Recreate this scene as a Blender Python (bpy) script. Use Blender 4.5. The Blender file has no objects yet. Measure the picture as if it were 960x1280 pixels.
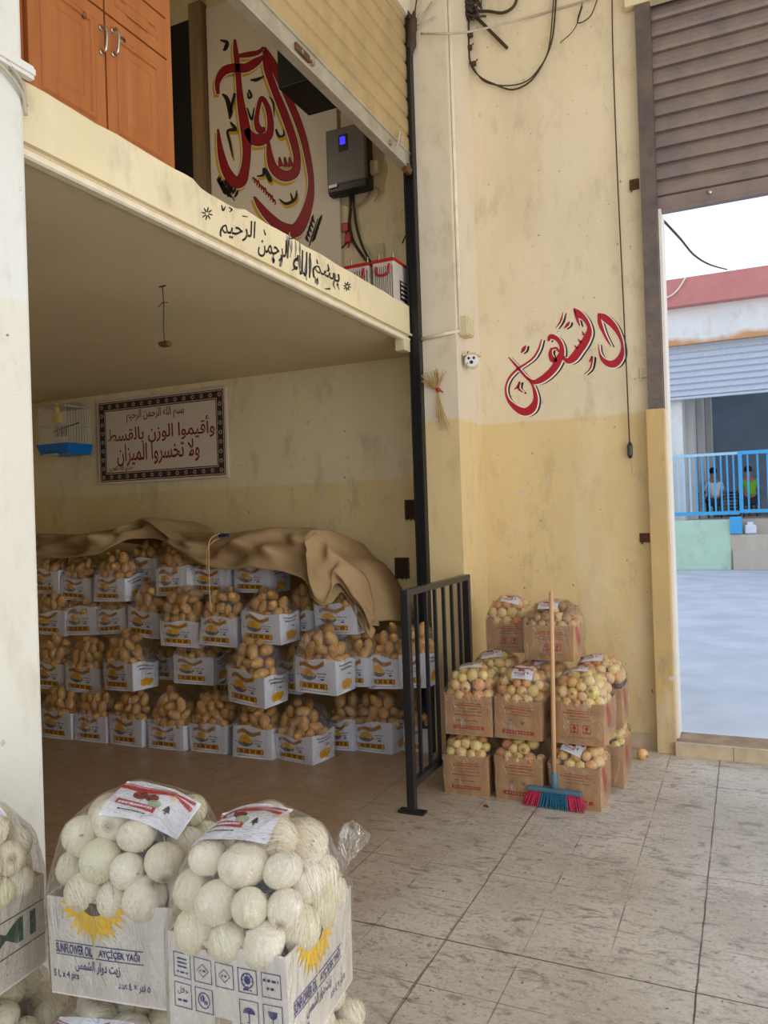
import bpy, bmesh, math, random
import numpy as np
from mathutils import Vector, Matrix
from mathutils.bvhtree import BVHTree

# ------------------------------------------------------------------ camera / world / light
SC = bpy.context.scene
COL = SC.collection
FPX, YAW, PITCH, ROLL, CAMH = 974.5, -0.43479, 0.005364, -0.033016, 1.6
def cam_axes():
    cy, sy, cp, sp = math.cos(YAW), math.sin(YAW), math.cos(PITCH), math.sin(PITCH)
    f = Vector((sy*cp, cy*cp, sp)); r = Vector((cy, -sy, 0)); u = r.cross(f)
    c, s = math.cos(ROLL), math.sin(ROLL)
    return r*c + u*s, -r*s + u*c, f
RT, UP, FW = cam_axes()
CAM = Vector((0, 0, CAMH))
cd = bpy.data.cameras.new('camera'); cd.sensor_width = 36; cd.lens = FPX/1280*36
cd.clip_start = 0.05; cd.clip_end = 300
co = bpy.data.objects.new('camera', cd); COL.objects.link(co)
co.matrix_world = Matrix(((RT.x, UP.x, -FW.x, 0), (RT.y, UP.y, -FW.y, 0), (RT.z, UP.z, -FW.z, CAMH), (0, 0, 0, 1)))
SC.camera = co
SC.view_settings.view_transform = 'Standard'; SC.view_settings.look = 'None'
SC.view_settings.exposure = 0.0; SC.view_settings.gamma = 1; SC.view_settings.use_curve_mapping = False
SC.cycles.transparent_max_bounces = 20
SC.cycles.max_bounces = 8; SC.cycles.diffuse_bounces = 5; SC.cycles.glossy_bounces = 4

W = bpy.data.worlds.new('sky'); SC.world = W; W.use_nodes = True
wn = W.node_tree.nodes; wl = W.node_tree.links
tc = wn.new('ShaderNodeTexCoord'); sx = wn.new('ShaderNodeSeparateXYZ'); cr = wn.new('ShaderNodeValToRGB')
wl.new(tc.outputs['Generated'], sx.inputs[0]); wl.new(sx.outputs['Z'], cr.inputs[0]); wl.new(cr.outputs[0], wn['Background'].inputs[0])
cr.color_ramp.elements[0].position = 0.0; cr.color_ramp.elements[0].color = (0.96, 0.98, 1, 1)
cr.color_ramp.elements[1].position = 0.55; cr.color_ramp.elements[1].color = (0.62, 0.76, 1, 1)
wn['Background'].inputs[1].default_value = 1.45

def area(name, loc, target, sx_, sy_, power, color):
    l = bpy.data.lights.new(name, 'AREA'); l.shape = 'RECTANGLE'; l.size = sx_; l.size_y = sy_; l.energy = power; l.color = color
    o = bpy.data.objects.new(name, l); COL.objects.link(o); o.location = loc
    o.rotation_euler = (Vector(target) - Vector(loc)).to_track_quat('-Z', 'Y').to_euler()
    return o
# daylight through the wide open shop front at the right and the second one behind the viewer
area('daylight_shop_front', (3.6, 1.9, 1.75), (-2, 2.8, 2.0), 4.2, 3.3, 104, (1.0, 0.95, 0.87))
area('daylight_rear_opening', (0.6, -2.6, 2.6), (-1.0, 4, 1.6), 5.0, 4.0, 6, (1.0, 0.93, 0.84))
lb = bpy.data.lights.new('loft_fill_light', 'POINT'); lb.energy = 16; lb.color = (1.0, .9, .74); lb.shadow_soft_size = .06
lo_ = bpy.data.objects.new('loft_fill_light', lb); COL.objects.link(lo_); lo_.location = (-3.7, 3.9, 4.7)  # unseen fill light added to brighten the calligraphy panel, no fitting built

# ------------------------------------------------------------------ pixel -> point on a real plane
def ray(x, y): return RT*((x-480)/FPX) - UP*((y-640)/FPX) + FW
def ony(x, y, Y): d = ray(x, y); return CAM + d*(Y/d.y)
def onx(x, y, X): d = ray(x, y); return CAM + d*(X/d.x)
def onz(x, y, z=0.0): d = ray(x, y); return CAM + d*((z-CAMH)/d.z)

# ------------------------------------------------------------------ materials
def new_mat(name):
    m = bpy.data.materials.new(name); m.use_nodes = True
    return m, m.node_tree.nodes, m.node_tree.links, m.node_tree.nodes['Principled BSDF']
def srgb(r, g, b):
    f = lambda c: (c/255/12.92) if c/255 <= .04045 else ((c/255+.055)/1.055)**2.4
    return (f(r), f(g), f(b), 1)
def noise(n, l, scale, detail=3, rough=.55, coord='Object', stretch=None, dist=0):
    t = n.new('ShaderNodeTexCoord'); x = n.new('ShaderNodeTexNoise'); x.inputs['Scale'].default_value = scale
    x.inputs['Detail'].default_value = detail; x.inputs['Roughness'].default_value = rough; x.inputs['Distortion'].default_value = dist
    if stretch:
        mp = n.new('ShaderNodeMapping'); mp.inputs['Scale'].default_value = stretch
        l.new(t.outputs[coord], mp.inputs[0]); l.new(mp.outputs[0], x.inputs['Vector'])
    else: l.new(t.outputs[coord], x.inputs['Vector'])
    return x.outputs['Fac']
def rng(n, l, v, a, b, lo=0, hi=1):
    r = n.new('ShaderNodeMapRange'); r.inputs[1].default_value = a; r.inputs[2].default_value = b
    r.inputs[3].default_value = lo; r.inputs[4].default_value = hi; l.new(v, r.inputs[0]); return r.outputs[0]
def mix(n, l, f, a, b, mode='MIX'):
    m = n.new('ShaderNodeMix'); m.data_type = 'RGBA'; m.blend_type = mode
    for k, s in ((0, f), (6, a), (7, b)):
        if hasattr(s, 'is_linked'): l.new(s, m.inputs[k])
        else: m.inputs[k].default_value = s
    return m.outputs[2]
def mth(n, l, op, a, b=None):
    m = n.new('ShaderNodeMath'); m.operation = op
    for k, s in ((0, a), (1, b)):
        if s is None: continue
        if hasattr(s, 'is_linked'): l.new(s, m.inputs[k])
        else: m.inputs[k].default_value = s
    return m.outputs[0]
def bump(n, l, p, h, strength=.3, dist=.01):
    b = n.new('ShaderNodeBump'); b.inputs['Strength'].default_value = strength; b.inputs['Distance'].default_value = dist
    l.new(h, b.inputs['Height']); l.new(b.outputs[0], p.inputs['Normal'])
def flat(name, c, rough=.6, metal=0, var=.12, scale=14, spec=.4, bumpy=.0):
    m, n, l, p = new_mat(name)
    d = tuple(x*(1-var*2.2) for x in c[:3]) + (1,)
    l.new(mix(n, l, rng(n, l, noise(n, l, scale), .3, .7), d, c), p.inputs['Base Color'])
    p.inputs['Roughness'].default_value = rough; p.inputs['Metallic'].default_value = metal
    p.inputs['Specular IOR Level'].default_value = spec
    if bumpy: bump(n, l, p, noise(n, l, scale*3), bumpy)
    return m
def wall_mat(name, up, low, zline, chips=True, dirt=.75, wob=.02):
    m, n, l, p = new_mat(name)
    g = n.new('ShaderNodeNewGeometry'); s = n.new('ShaderNodeSeparateXYZ'); l.new(g.outputs['Position'], s.inputs[0])
    zz = mth(n, l, 'ADD', s.outputs['Z'], mth(n, l, 'MULTIPLY', noise(n, l, 6 if wob < .1 else 1.3), wob))
    if zline is None: base = up
    else: base = mix(n, l, rng(n, l, zz, zline, zline+max(.02, wob*.3)), low, up)
    a = noise(n, l, .9, 5, .6)
    base = mix(n, l, rng(n, l, a, .40, .72, 0, .42*dirt), base, (.42, .33, .20, 1))
    a = noise(n, l, 5, 6, .7, stretch=(1, 1, .5))
    base = mix(n, l, rng(n, l, a, .53, .70, 0, .55*dirt), base, (.34, .26, .15, 1))
    a = noise(n, l, 3.2, 4, .6, stretch=(1, 1, .25))
    base = mix(n, l, rng(n, l, a, .52, .66, 0, .25*dirt), base, (.85, .78, .62, 1))
    if chips:
        a = noise(n, l, 9, 3, .6)
        base = mix(n, l, rng(n, l, a, .70, .71), base, (.58, .53, .48, 1))
        a = noise(n, l, 24, 3, .7)
        base = mix(n, l, rng(n, l, a, .70, .73, 0, .8), base, (.12, .085, .05, 1))
    l.new(base, p.inputs['Base Color']); p.inputs['Roughness'].default_value = .55; p.inputs['Specular IOR Level'].default_value = .3
    bump(n, l, p, noise(n, l, 7, 6, .6), .25, .02)
    return m
CREAM = srgb(228, 211, 178); YEL = srgb(226, 199, 144)
M = {}
M['wall'] = wall_mat('painted_plaster', CREAM, YEL, 2.235)
M['alcove'] = wall_mat('alcove_plaster', srgb(228, 214, 174), srgb(224, 202, 148), 1.885)
M['pillar'] = wall_mat('pillar_plaster', srgb(222, 208, 184), srgb(222, 196, 144), 2.235, chips=False, dirt=.6)
M['whitepillar'] = wall_mat('white_pillar_plaster', srgb(226, 226, 220), srgb(226, 222, 208), 2.3, dirt=.45)
M['beam'] = wall_mat('beam_plaster', srgb(232, 216, 176), CREAM, None, chips=False, dirt=.9)
M['soffit'] = flat('loft_soffit_paint', srgb(226, 208, 170), .6, var=.05, scale=1.2)
M['ceil'] = flat('ceiling_paint', srgb(225, 215, 195), .7, var=.08, scale=2)
M['trim'] = flat('cream_trim_paint', srgb(238, 226, 198), .5, var=.08)
M['post'] = wall_mat('post_paint', srgb(206, 172, 108), srgb(206, 172, 108), None, dirt=1.6)
def floor_mat():
    m, n, l, p = new_mat('terrazzo_tiles')
    g = n.new('ShaderNodeNewGeometry'); s = n.new('ShaderNodeSeparateXYZ'); l.new(g.outputs['Position'], s.inputs[0])
    base = mix(n, l, rng(n, l, noise(n, l, 1.3, 4), .35, .65), srgb(178, 167, 150), srgb(206, 197, 182))
    base = mix(n, l, rng(n, l, noise(n, l, 55, 3, .7), .5, .68, 0, .6), base, srgb(150, 138, 122))
    base = mix(n, l, rng(n, l, noise(n, l, 110, 2, .6), .58, .66, 0, .55), base, srgb(222, 214, 202))
    base = mix(n, l, rng(n, l, noise(n, l, 11, 6, .75, dist=.8, stretch=(.7, 1.6, 1)), .54, .66, 0, .8), base, srgb(116, 106, 98))
    base = mix(n, l, rng(n, l, noise(n, l, 38, 4, .7), .62, .67, 0, .8), base, srgb(74, 66, 58))
    base = mix(n, l, rng(n, l, noise(n, l, 21, 5, .8, stretch=(.8, 1.3, 1)), .55, .63, 0, .55), base, srgb(122, 112, 102))
    base = mix(n, l, rng(n, l, noise(n, l, 4, 6, .75, dist=1.2, stretch=(.8, 1.5, 1)), .54, .68, 0, .6), base, srgb(126, 118, 112))
    T = .2935
    def line(v, off, w):
        t = mth(n, l, 'ADD', v, off + 30*T); t = mth(n, l, 'MODULO', t, T)
        t = mth(n, l, 'ABSOLUTE', mth(n, l, 'SUBTRACT', t, T/2)); return rng(n, l, t, w, w*.5, 0, 1)
    def single(v, at, w):
        wob = mth(n, l, 'MULTIPLY', mth(n, l, 'SUBTRACT', noise(n, l, 9), .5), .008)
        t = mth(n, l, 'ABSOLUTE', mth(n, l, 'SUBTRACT', mth(n, l, 'ADD', v, wob), at)); return rng(n, l, t, w, w*.4, 0, 1)
    gr = mth(n, l, 'MAXIMUM', line(s.outputs['X'], .2+T/2, .003), line(s.outputs['Y'], -2.743+T/2, .003))
    gr = mth(n, l, 'MULTIPLY', gr, rng(n, l, noise(n, l, 2.6, 3), .45, .6, .06, .75))
    st = mth(n, l, 'MAXIMUM', single(s.outputs['X'], -.2, .0042), single(s.outputs['Y'], 2.742, .0042))
    st = mth(n, l, 'MAXIMUM', st, mth(n, l, 'MULTIPLY', single(s.outputs['X'], -1.075, .0036), .8))
    gr = mth(n, l, 'MAXIMUM', gr, mth(n, l, 'MULTIPLY', st, rng(n, l, noise(n, l, 5, 3), .25, .5, .35, 1)))
    # floor tone turns browner towards the storage alcove
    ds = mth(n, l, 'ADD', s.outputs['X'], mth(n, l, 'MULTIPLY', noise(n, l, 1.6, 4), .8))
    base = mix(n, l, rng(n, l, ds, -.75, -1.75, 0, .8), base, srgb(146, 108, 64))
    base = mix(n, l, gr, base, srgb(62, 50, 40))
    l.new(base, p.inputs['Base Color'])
    l.new(rng(n, l, noise(n, l, 8, 5, .7), .3, .7, .28, .55), p.inputs['Roughness'])
    bump(n, l, p, noise(n, l, 30, 4), .08, .01)
    return m
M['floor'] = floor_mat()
def cardboard(name, c, var=.15):
    m, n, l, p = new_mat(name)
    d = tuple(x*(1-var*2) for x in c[:3]) + (1,)
    b = mix(n, l, rng(n, l, noise(n, l, 9, 4), .3, .7), d, c)
    b = mix(n, l, rng(n, l, noise(n, l, 60, 2, .5, stretch=(1, 1, .1)), .4, .7, 0, .15), b, tuple(x*.6 for x in c[:3])+(1,))
    l.new(b, p.inputs['Base Color']); p.inputs['Roughness'].default_value = .5
    bump(n, l, p, noise(n, l, 14, 3), .35, .008)
    return m
M['brown_card'] = cardboard('brown_cardboard', srgb(208, 160, 108))
M['white_card'] = cardboard('white_cardboard', srgb(228, 220, 208), .07)
M['bag_white'] = cardboard('white_printed_card', srgb(232, 232, 238), .06)
def film_mat(name, streak=.5, base=.07):
    m, n, l, p = new_mat(name); n.remove(p); out = n['Material Output']
    tr = n.new('ShaderNodeBsdfTransparent'); tr.inputs[0].default_value = (.985, .985, .985, 1)
    gl = n.new('ShaderNodeBsdfGlossy'); gl.inputs['Roughness'].default_value = .07; gl.inputs['Color'].default_value = (1, 1, 1, 1)
    df = n.new('ShaderNodeBsdfDiffuse'); df.inputs['Color'].default_value = (.9, .9, .92, 1)
    fr = n.new('ShaderNodeFresnel'); fr.inputs[0].default_value = 1.4
    w1 = noise(n, l, 16, 4, .65, stretch=(1, 1, .28), dist=1.2)
    w2 = noise(n, l, 45, 3, .6, stretch=(1, 1, .35), dist=.6)
    b = n.new('ShaderNodeBump'); b.inputs['Strength'].default_value = 1.0; b.inputs['Distance'].default_value = .035
    l.new(mth(n, l, 'ADD', w1, mth(n, l, 'MULTIPLY', w2, .35)), b.inputs['Height'])
    l.new(b.outputs[0], gl.inputs['Normal']); l.new(b.outputs[0], fr.inputs['Normal'])
    s1 = n.new('ShaderNodeMixShader'); s2 = n.new('ShaderNodeMixShader')
    f = mth(n, l, 'MINIMUM', mth(n, l, 'ADD', mth(n, l, 'MULTIPLY', fr.outputs[0], 1.0), base), .6)
    l.new(f, s1.inputs[0]); l.new(tr.outputs[0], s1.inputs[1]); l.new(gl.outputs[0], s1.inputs[2])
    # stretched, whitened creases in the film
    k = rng(n, l, noise(n, l, 22, 5, .7, stretch=(1, 1, .22), dist=2.0), .60, .68, 0, streak)
    l.new(k, s2.inputs[0]); l.new(s1.outputs[0], s2.inputs[1]); l.new(df.outputs[0], s2.inputs[2])
    l.new(s2.outputs[0], out.inputs[0])
    return m
M['film'] = film_mat('clear_stretch_film', .22, .03)
M['film_fine'] = film_mat('clear_bag_film', .22, .04)
def onion_mat(name, cols, dark, tip):
    m, n, l, p = new_mat(name)
    oi = n.new('ShaderNodeObjectInfo'); r = n.new('ShaderNodeValToRGB'); l.new(oi.outputs['Random'], r.inputs[0])
    e = r.color_ramp.elements
    for i, c in enumerate(cols):
        q = e[i] if i < 2 else e.new(i/(len(cols)-1)); q.position = i/(len(cols)-1); q.color = c
    t = n.new('ShaderNodeTexCoord'); s = n.new('ShaderNodeSeparateXYZ'); l.new(t.outputs['Object'], s.inputs[0])
    ang = mth(n, l, 'ARCTAN2', s.outputs['Y'], s.outputs['X'])
    cb = n.new('ShaderNodeCombineXYZ'); l.new(mth(n, l, 'MULTIPLY', ang, 3.0), cb.inputs[0]); l.new(mth(n, l, 'MULTIPLY', s.outputs['Z'], .8), cb.inputs[1]); l.new(oi.outputs['Random'], cb.inputs[2])
    x = n.new('ShaderNodeTexNoise'); x.inputs['Scale'].default_value = 3.5; x.inputs['Detail'].default_value = 4; l.new(cb.outputs[0], x.inputs['Vector'])
    c = mix(n, l, rng(n, l, x.outputs['Fac'], .42, .72, 0, .5), r.outputs[0], dark)
    c = mix(n, l, rng(n, l, mth(n, l, 'ABSOLUTE', s.outputs['Z']), .88, 1.0, 0, .9), c, tip)
    l.new(c, p.inputs['Base Color']); p.inputs['Roughness'].default_value = .32; p.inputs['Specular IOR Level'].default_value = .45
    p.inputs['Subsurface Weight'].default_value = .0
    return m
M['white_onion'] = onion_mat('white_onion_skin', [srgb(226, 214, 188), srgb(238, 230, 210), srgb(220, 216, 180), srgb(232, 220, 196)], srgb(210, 196, 154), srgb(150, 118, 76))
M['yellow_onion'] = onion_mat('yellow_onion_skin', [srgb(230, 184, 106), srgb(244, 216, 152), srgb(220, 142, 78), srgb(236, 222, 132), srgb(240, 206, 140)], srgb(196, 132, 70), srgb(150, 100, 50))
def potato_mat():
    m, n, l, p = new_mat('potato_skin')
    oi = n.new('ShaderNodeObjectInfo')
    a = mix(n, l, oi.outputs['Random'], srgb(200, 144, 70), srgb(226, 178, 98))
    a = mix(n, l, rng(n, l, noise(n, l, 2.2, 4), .45, .75, 0, .6), a, srgb(150, 100, 48))
    a = mix(n, l, rng(n, l, noise(n, l, 9, 3), .66, .72, 0, .6), a, srgb(90, 60, 30))
    l.new(a, p.inputs['Base Color']); p.inputs['Roughness'].default_value = .30
    return m
M['potato'] = potato_mat()
def wood_mat(name, a, b, rough=.35, sc=6):
    m, n, l, p = new_mat(name)
    l.new(mix(n, l, rng(n, l, noise(n, l, sc, 4, .6, stretch=(3, 3, .25), dist=.5), .3, .7), a, b), p.inputs['Base Color'])
    p.inputs['Roughness'].default_value = rough; p.inputs['Specular IOR Level'].default_value = .35
    return m
M['wood'] = wood_mat('varnished_wood', srgb(156, 90, 44), srgb(174, 106, 56))
M['brownwood'] = wood_mat('brown_wood', srgb(120, 95, 66), srgb(150, 122, 88), .6)
M['broomwood'] = wood_mat('broom_wood', srgb(196, 150, 104), srgb(214, 172, 128), .5)
def metal_dirty(name, c, c2, rough=.5, metal=.35, sc=5):
    m, n, l, p = new_mat(name)
    a = mix(n, l, rng(n, l, noise(n, l, sc, 6, .7, stretch=(1, 1, 1)), .38, .68), c, c2)
    a = mix(n, l, rng(n, l, noise(n, l, sc*5, 4, .7), .58, .72, 0, .5), a, tuple(x*.5 for x in c[:3])+(1,))
    l.new(a, p.inputs['Base Color']); p.inputs['Roughness'].default_value = rough; p.inputs['Metallic'].default_value = metal
    return m
M['shutter_tan'] = metal_dirty('tan_slats', srgb(190, 164, 116), srgb(172, 148, 106), .45, .2)
M['shutter_grey'] = metal_dirty('weathered_grey_slats', srgb(140, 122, 112), srgb(118, 106, 104), .5, .25, 4)
M['galv'] = metal_dirty('galvanised_steel', srgb(196, 188, 170), srgb(166, 158, 142), .4, .5)
M['darkrail'] = metal_dirty('dark_rail_steel', srgb(92, 82, 80), srgb(120, 104, 92), .5, .3)
M['black'] = flat('black_paint', srgb(26, 24, 24), .45, var=.1)
M['blackmetal'] = flat('black_painted_steel', srgb(34, 34, 38), .32, var=.1, spec=.6)
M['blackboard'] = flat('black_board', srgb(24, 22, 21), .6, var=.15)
M['chrome'] = flat('nickel', srgb(190, 180, 165), .25, 1, var=.05)
M['red'] = flat('red_paint', srgb(178, 14, 36), .5, var=.08)
M['darkred'] = flat('dark_red_paint', srgb(152, 18, 26), .5, var=.08)
M['yellowp'] = flat('yellow_paint', srgb(214, 170, 40), .5, var=.05)
M['panelwhite'] = flat('panel_white', srgb(226, 214, 194), .5, var=.03, scale=2)
M['whitep'] = flat('white_paint', srgb(236, 228, 214), .5, var=.03)
M['ink'] = flat('black_ink', srgb(30, 24, 22), .6, var=.05)
M['inkfade'] = flat('smudged_ink', srgb(150, 144, 130), .7, var=.3, scale=30)
M['maroon'] = flat('maroon_ink', srgb(126, 42, 34), .5, var=.05)
M['blueink'] = flat('blue_ink', srgb(40, 48, 120), .5, var=.05)
M['greenink'] = flat('green_ink', srgb(20, 78, 56), .5, var=.05)
M['redink'] = flat('red_ink', srgb(196, 62, 52), .5, var=.08)
M['redlabel'] = flat('label_red', srgb(196, 24, 40), .35, var=.05)
M['paper'] = flat('label_paper', srgb(236, 234, 240), .35, var=.02)
M['sunyellow'] = flat('petal_yellow', srgb(246, 200, 24), .5, var=.1, scale=40)
M['seedbrown'] = flat('seed_brown', srgb(96, 74, 30), .5, var=.2, scale=60)
M['bagyellow'] = flat('print_yellow', srgb(238, 178, 20), .45, var=.06)
M['bagorange'] = flat('print_ochre', srgb(205, 140, 36), .45, var=.08)
M['bagbrown'] = flat('print_brown', srgb(120, 72, 24), .45, var=.08)
M['baggrey'] = flat('print_grey', srgb(110, 108, 108), .45, var=.08)
M['bluep'] = flat('blue_plastic', srgb(10, 112, 196), .35, var=.04)
M['birdyellow'] = flat('yellow_plastic', srgb(232, 200, 30), .4, var=.04)
M['wire'] = flat('pale_wire', srgb(190, 186, 176), .4, .4, var=.04)
M['cable'] = flat('dark_cable', srgb(70, 54, 42), .6, var=.12)
M['cablegrey'] = flat('pale_cable', srgb(190, 178, 156), .6, var=.1)
M['redplastic'] = flat('red_plastic', srgb(176, 30, 30), .4, var=.05)
M['batt'] = flat('battery_case', srgb(198, 188, 176), .45, var=.06)
M['battgroove'] = flat('battery_groove', srgb(90, 84, 80), .5, var=.06)
M['invgrey'] = flat('inverter_grey', srgb(118, 112, 108), .4, var=.05)
M['invdark'] = flat('inverter_dark', srgb(40, 40, 44), .4, var=.05)
M['beige_plastic'] = flat('beige_plastic', srgb(214, 200, 160), .45, var=.06)
M['camwhite'] = flat('white_plastic', srgb(232, 228, 220), .35, var=.04)
M['straw'] = flat('dry_straw', srgb(196, 164, 104), .7, var=.15)
M['rust'] = flat('rusty_steel', srgb(112, 74, 44), .7, .2, var=.25)
M['broomteal'] = flat('teal_bristles', srgb(28, 108, 138), .6, var=.2, scale=80)
M['broompink'] = flat('pink_bristles', srgb(206, 48, 84), .6, var=.2, scale=80)
M['broomblue'] = flat('blue_grey_plastic', srgb(88, 122, 140), .45, var=.08)
M['twine'] = flat('twine', srgb(214, 178, 120), .8, var=.1)
def burlap_mat():
    m, n, l, p = new_mat('burlap_cloth')
    b = mix(n, l, rng(n, l, noise(n, l, 3, 4), .3, .7), srgb(168, 138, 98), srgb(194, 164, 122))
    t = n.new('ShaderNodeTexCoord'); w = n.new('ShaderNodeTexWave'); w.inputs['Scale'].default_value = 60; l.new(t.outputs['Object'], w.inputs[0])
    w2 = n.new('ShaderNodeTexWave'); w2.inputs['Scale'].default_value = 60; w2.bands_direction = 'Z'; l.new(t.outputs['Object'], w2.inputs[0])
    k = mth(n, l, 'MULTIPLY', w.outputs['Fac'], w2.outputs['Fac'])
    b = mix(n, l, rng(n, l, k, .1, .8, .25, 0), b, srgb(96, 72, 42))
    l.new(b, p.inputs['Base Color']); p.inputs['Roughness'].default_value = .9; p.inputs['Specular IOR Level'].default_value = .1
    bump(n, l, p, k, .3, .003); return m
M['burlap'] = burlap_mat()
em, en, el, ep = new_mat('lit_display'); ep.inputs['Base Color'].default_value = (.02, .02, .2, 1); ep.inputs['Emission Color'].default_value = srgb(60, 60, 255); ep.inputs['Emission Strength'].default_value = 1.0
M['display'] = em
# outdoors
M['dirtysill'] = flat('dirty_sill', srgb(168, 138, 104), .7, var=.2, scale=9)
M['borderink'] = flat('border_ink', srgb(62, 40, 36), .5, var=.05)
M['asphalt'] = flat('pale_asphalt', srgb(204, 206, 212), .8, var=.10, scale=1.6)
M['greenwall'] = wall_mat('mint_painted_concrete', srgb(190, 220, 196), srgb(190, 220, 196), None, dirt=.5)
M['concrete'] = wall_mat('bare_concrete', srgb(196, 184, 168), srgb(196, 184, 168), None, dirt=.6)
M['facade'] = wall_mat('white_facade', srgb(232, 230, 226), srgb(214, 170, 120), None, chips=False, dirt=.35)
M['fascia'] = wall_mat('peeling_white_fascia', srgb(232, 230, 226), srgb(206, 150, 100), 6.03, chips=False, dirt=.5, wob=.5)
M['cavity'] = flat('dark_brown_recess', srgb(62, 42, 28), .8, var=.2)
M['hall'] = flat('hall_blue_grey', srgb(176, 192, 214), .7, var=.08, scale=1)
M['parapet'] = flat('red_parapet_paint', srgb(206, 132, 124), .7, var=.06, scale=3)
M['farshutter'] = flat('blue_grey_slats', srgb(196, 202, 212), .5, var=.05)
M['skyblue'] = flat('sky_blue_paint', srgb(72, 172, 226), .45, var=.05)
M['palerail'] = flat('pale_blue_paint', srgb(178, 214, 232), .45, var=.05)
M['navy'] = flat('navy_crates', srgb(34, 52, 88), .6, var=.2)
M['skin'] = flat('skin', srgb(176, 124, 92), .6, var=.05)
M['hair'] = flat('dark_hair', srgb(34, 26, 22), .7, var=.1)
M['shirtwhite'] = flat('white_cloth', srgb(226, 230, 236), .8, var=.05)
M['shirtgreen'] = flat('green_cloth', srgb(120, 190, 50), .8, var=.05)
M['trouser'] = flat('dark_cloth', srgb(56, 56, 66), .8, var=.08)
M['sign_face'] = flat('sign_vinyl', srgb(212, 198, 182), .3, var=.02, scale=2)
M['stone'] = flat('veined_stone', srgb(214, 192, 158), .4, var=.18, scale=7)

# ------------------------------------------------------------------ mesh builder
class MB:
    def __init__(s): s.v = []; s.f = []; s.m = []
    def add(s, vs, fs, mi=0):
        b = len(s.v); s.v += [tuple(v) for v in vs]; s.f += [tuple(b+i for i in f) for f in fs]; s.m += [mi]*len(fs); return s
    def box(s, a, b, mi=0, mat=None):
        x0, y0, z0 = a; x1, y1, z1 = b
        vs = [Vector(p) for p in ((x0,y0,z0),(x1,y0,z0),(x1,y1,z0),(x0,y1,z0),(x0,y0,z1),(x1,y0,z1),(x1,y1,z1),(x0,y1,z1))]
        if mat: vs = [mat @ v for v in vs]
        return s.add(vs, [(0,3,2,1),(4,5,6,7),(0,1,5,4),(1,2,6,5),(2,3,7,6),(3,0,4,7)], mi)
    def bbox(s, a, b, r, mi=0, mat=None):     # box with rounded edges
        bm = bmesh.new(); bmesh.ops.create_cube(bm, size=1)
        for v in bm.verts: v.co = Vector([a[i] + (v.co[i]+.5)*(b[i]-a[i]) for i in range(3)])
        bmesh.ops.bevel(bm, geom=bm.edges[:], offset=r, segments=2, affect='EDGES', profile=.6)
        s.frombm(bm, mi, mat); bm.free(); return s
    def frombm(s, bm, mi=0, mat=None):
        bm.verts.index_update()
        return s.add([(mat @ v.co) if mat else v.co for v in bm.verts], [[v.index for v in f.verts] for f in bm.faces], mi)
    def tube(s, path, r, mi=0, seg=8, cap=True):
        P = [Vector(p) for p in path]; n = len(P); R = r if isinstance(r, (list, tuple)) else [r]*n
        vs = []; t0 = (P[1]-P[0]).normalized(); ref = Vector((0, 0, 1)) if abs(t0.z) < .9 else Vector((1, 0, 0))
        u = t0.cross(ref).normalized()
        for i in range(n):
            t = (P[min(i+1, n-1)] - P[max(i-1, 0)]).normalized()
            u = (u - t*u.dot(t)); u = u.normalized() if u.length > 1e-6 else t.orthogonal().normalized()
            w = t.cross(u)
            for k in range(seg):
                a = 2*math.pi*k/seg; vs.append(P[i] + (u*math.cos(a) + w*math.sin(a))*R[i])
        fs = [(i*seg+k, i*seg+(k+1) % seg, (i+1)*seg+(k+1) % seg, (i+1)*seg+k) for i in range(n-1) for k in range(seg)]
        if cap: fs += [tuple(range(seg-1, -1, -1)), tuple((n-1)*seg+k for k in range(seg))]
        return s.add(vs, fs, mi)
    def bar(s, a, b, w, h, mi=0):              # rectangular bar between two points
        a = Vector(a); b = Vector(b); t = (b-a).normalized(); ref = Vector((0, 0, 1)) if abs(t.z) < .9 else Vector((1, 0, 0))
        u = t.cross(ref).normalized()*w/2; q = u.normalized().cross(t)*h/2
        vs = [p + i*u + j*q for p in (a, b) for i, j in ((-1,-1),(1,-1),(1,1),(-1,1))]
        return s.add(vs, [(3,2,1,0),(4,5,6,7),(0,1,5,4),(1,2,6,5),(2,3,7,6),(3,0,4,7)], mi)
    def lathe(s, prof, seg=16, mi=0, mat=None):
        vs = [Vector((r*math.cos(2*math.pi*k/seg), r*math.sin(2*math.pi*k/seg), z)) for r, z in prof for k in range(seg)]
        if mat: vs = [mat @ v for v in vs]
        n = len(prof)
        fs = [(i*seg+k, i*seg+(k+1) % seg, (i+1)*seg+(k+1) % seg, (i+1)*seg+k) for i in range(n-1) for k in range(seg)]
        fs += [tuple(range(seg-1, -1, -1)), tuple((n-1)*seg+k for k in range(seg))]
        return s.add(vs, fs, mi)
    def mesh(s, name, mats, smooth=False):
        me = bpy.data.meshes.new(name); me.from_pydata(s.v, [], s.f)
        for m in (mats if isinstance(mats, list) else [mats]): me.materials.append(M[m] if isinstance(m, str) else m)
        me.polygons.foreach_set('material_index', s.m)
        if smooth: me.polygons.foreach_set('use_smooth', [True]*len(s.f))
        me.update(); return me
    def build(s, name, mats, parent=None, smooth=False, label=None):
        o = bpy.data.objects.new(name, s.mesh(name, mats, smooth)); COL.objects.link(o)
        if parent: o.parent = parent
        if label: o['label'] = label
        return o
def tag(o, label, cat, group=None):
    o['label'] = label; o['category'] = cat
    if group: o['group'] = group
    return o
def struct(o): o['kind'] = 'structure'; return o
def empty(name, loc, label, cat, group=None, rz=0):
    o = bpy.data.objects.new(name, None); COL.objects.link(o); o.location = loc; o.rotation_euler = (0, 0, rz); o.empty_display_size = .05
    return tag(o, label, cat, group)
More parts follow.
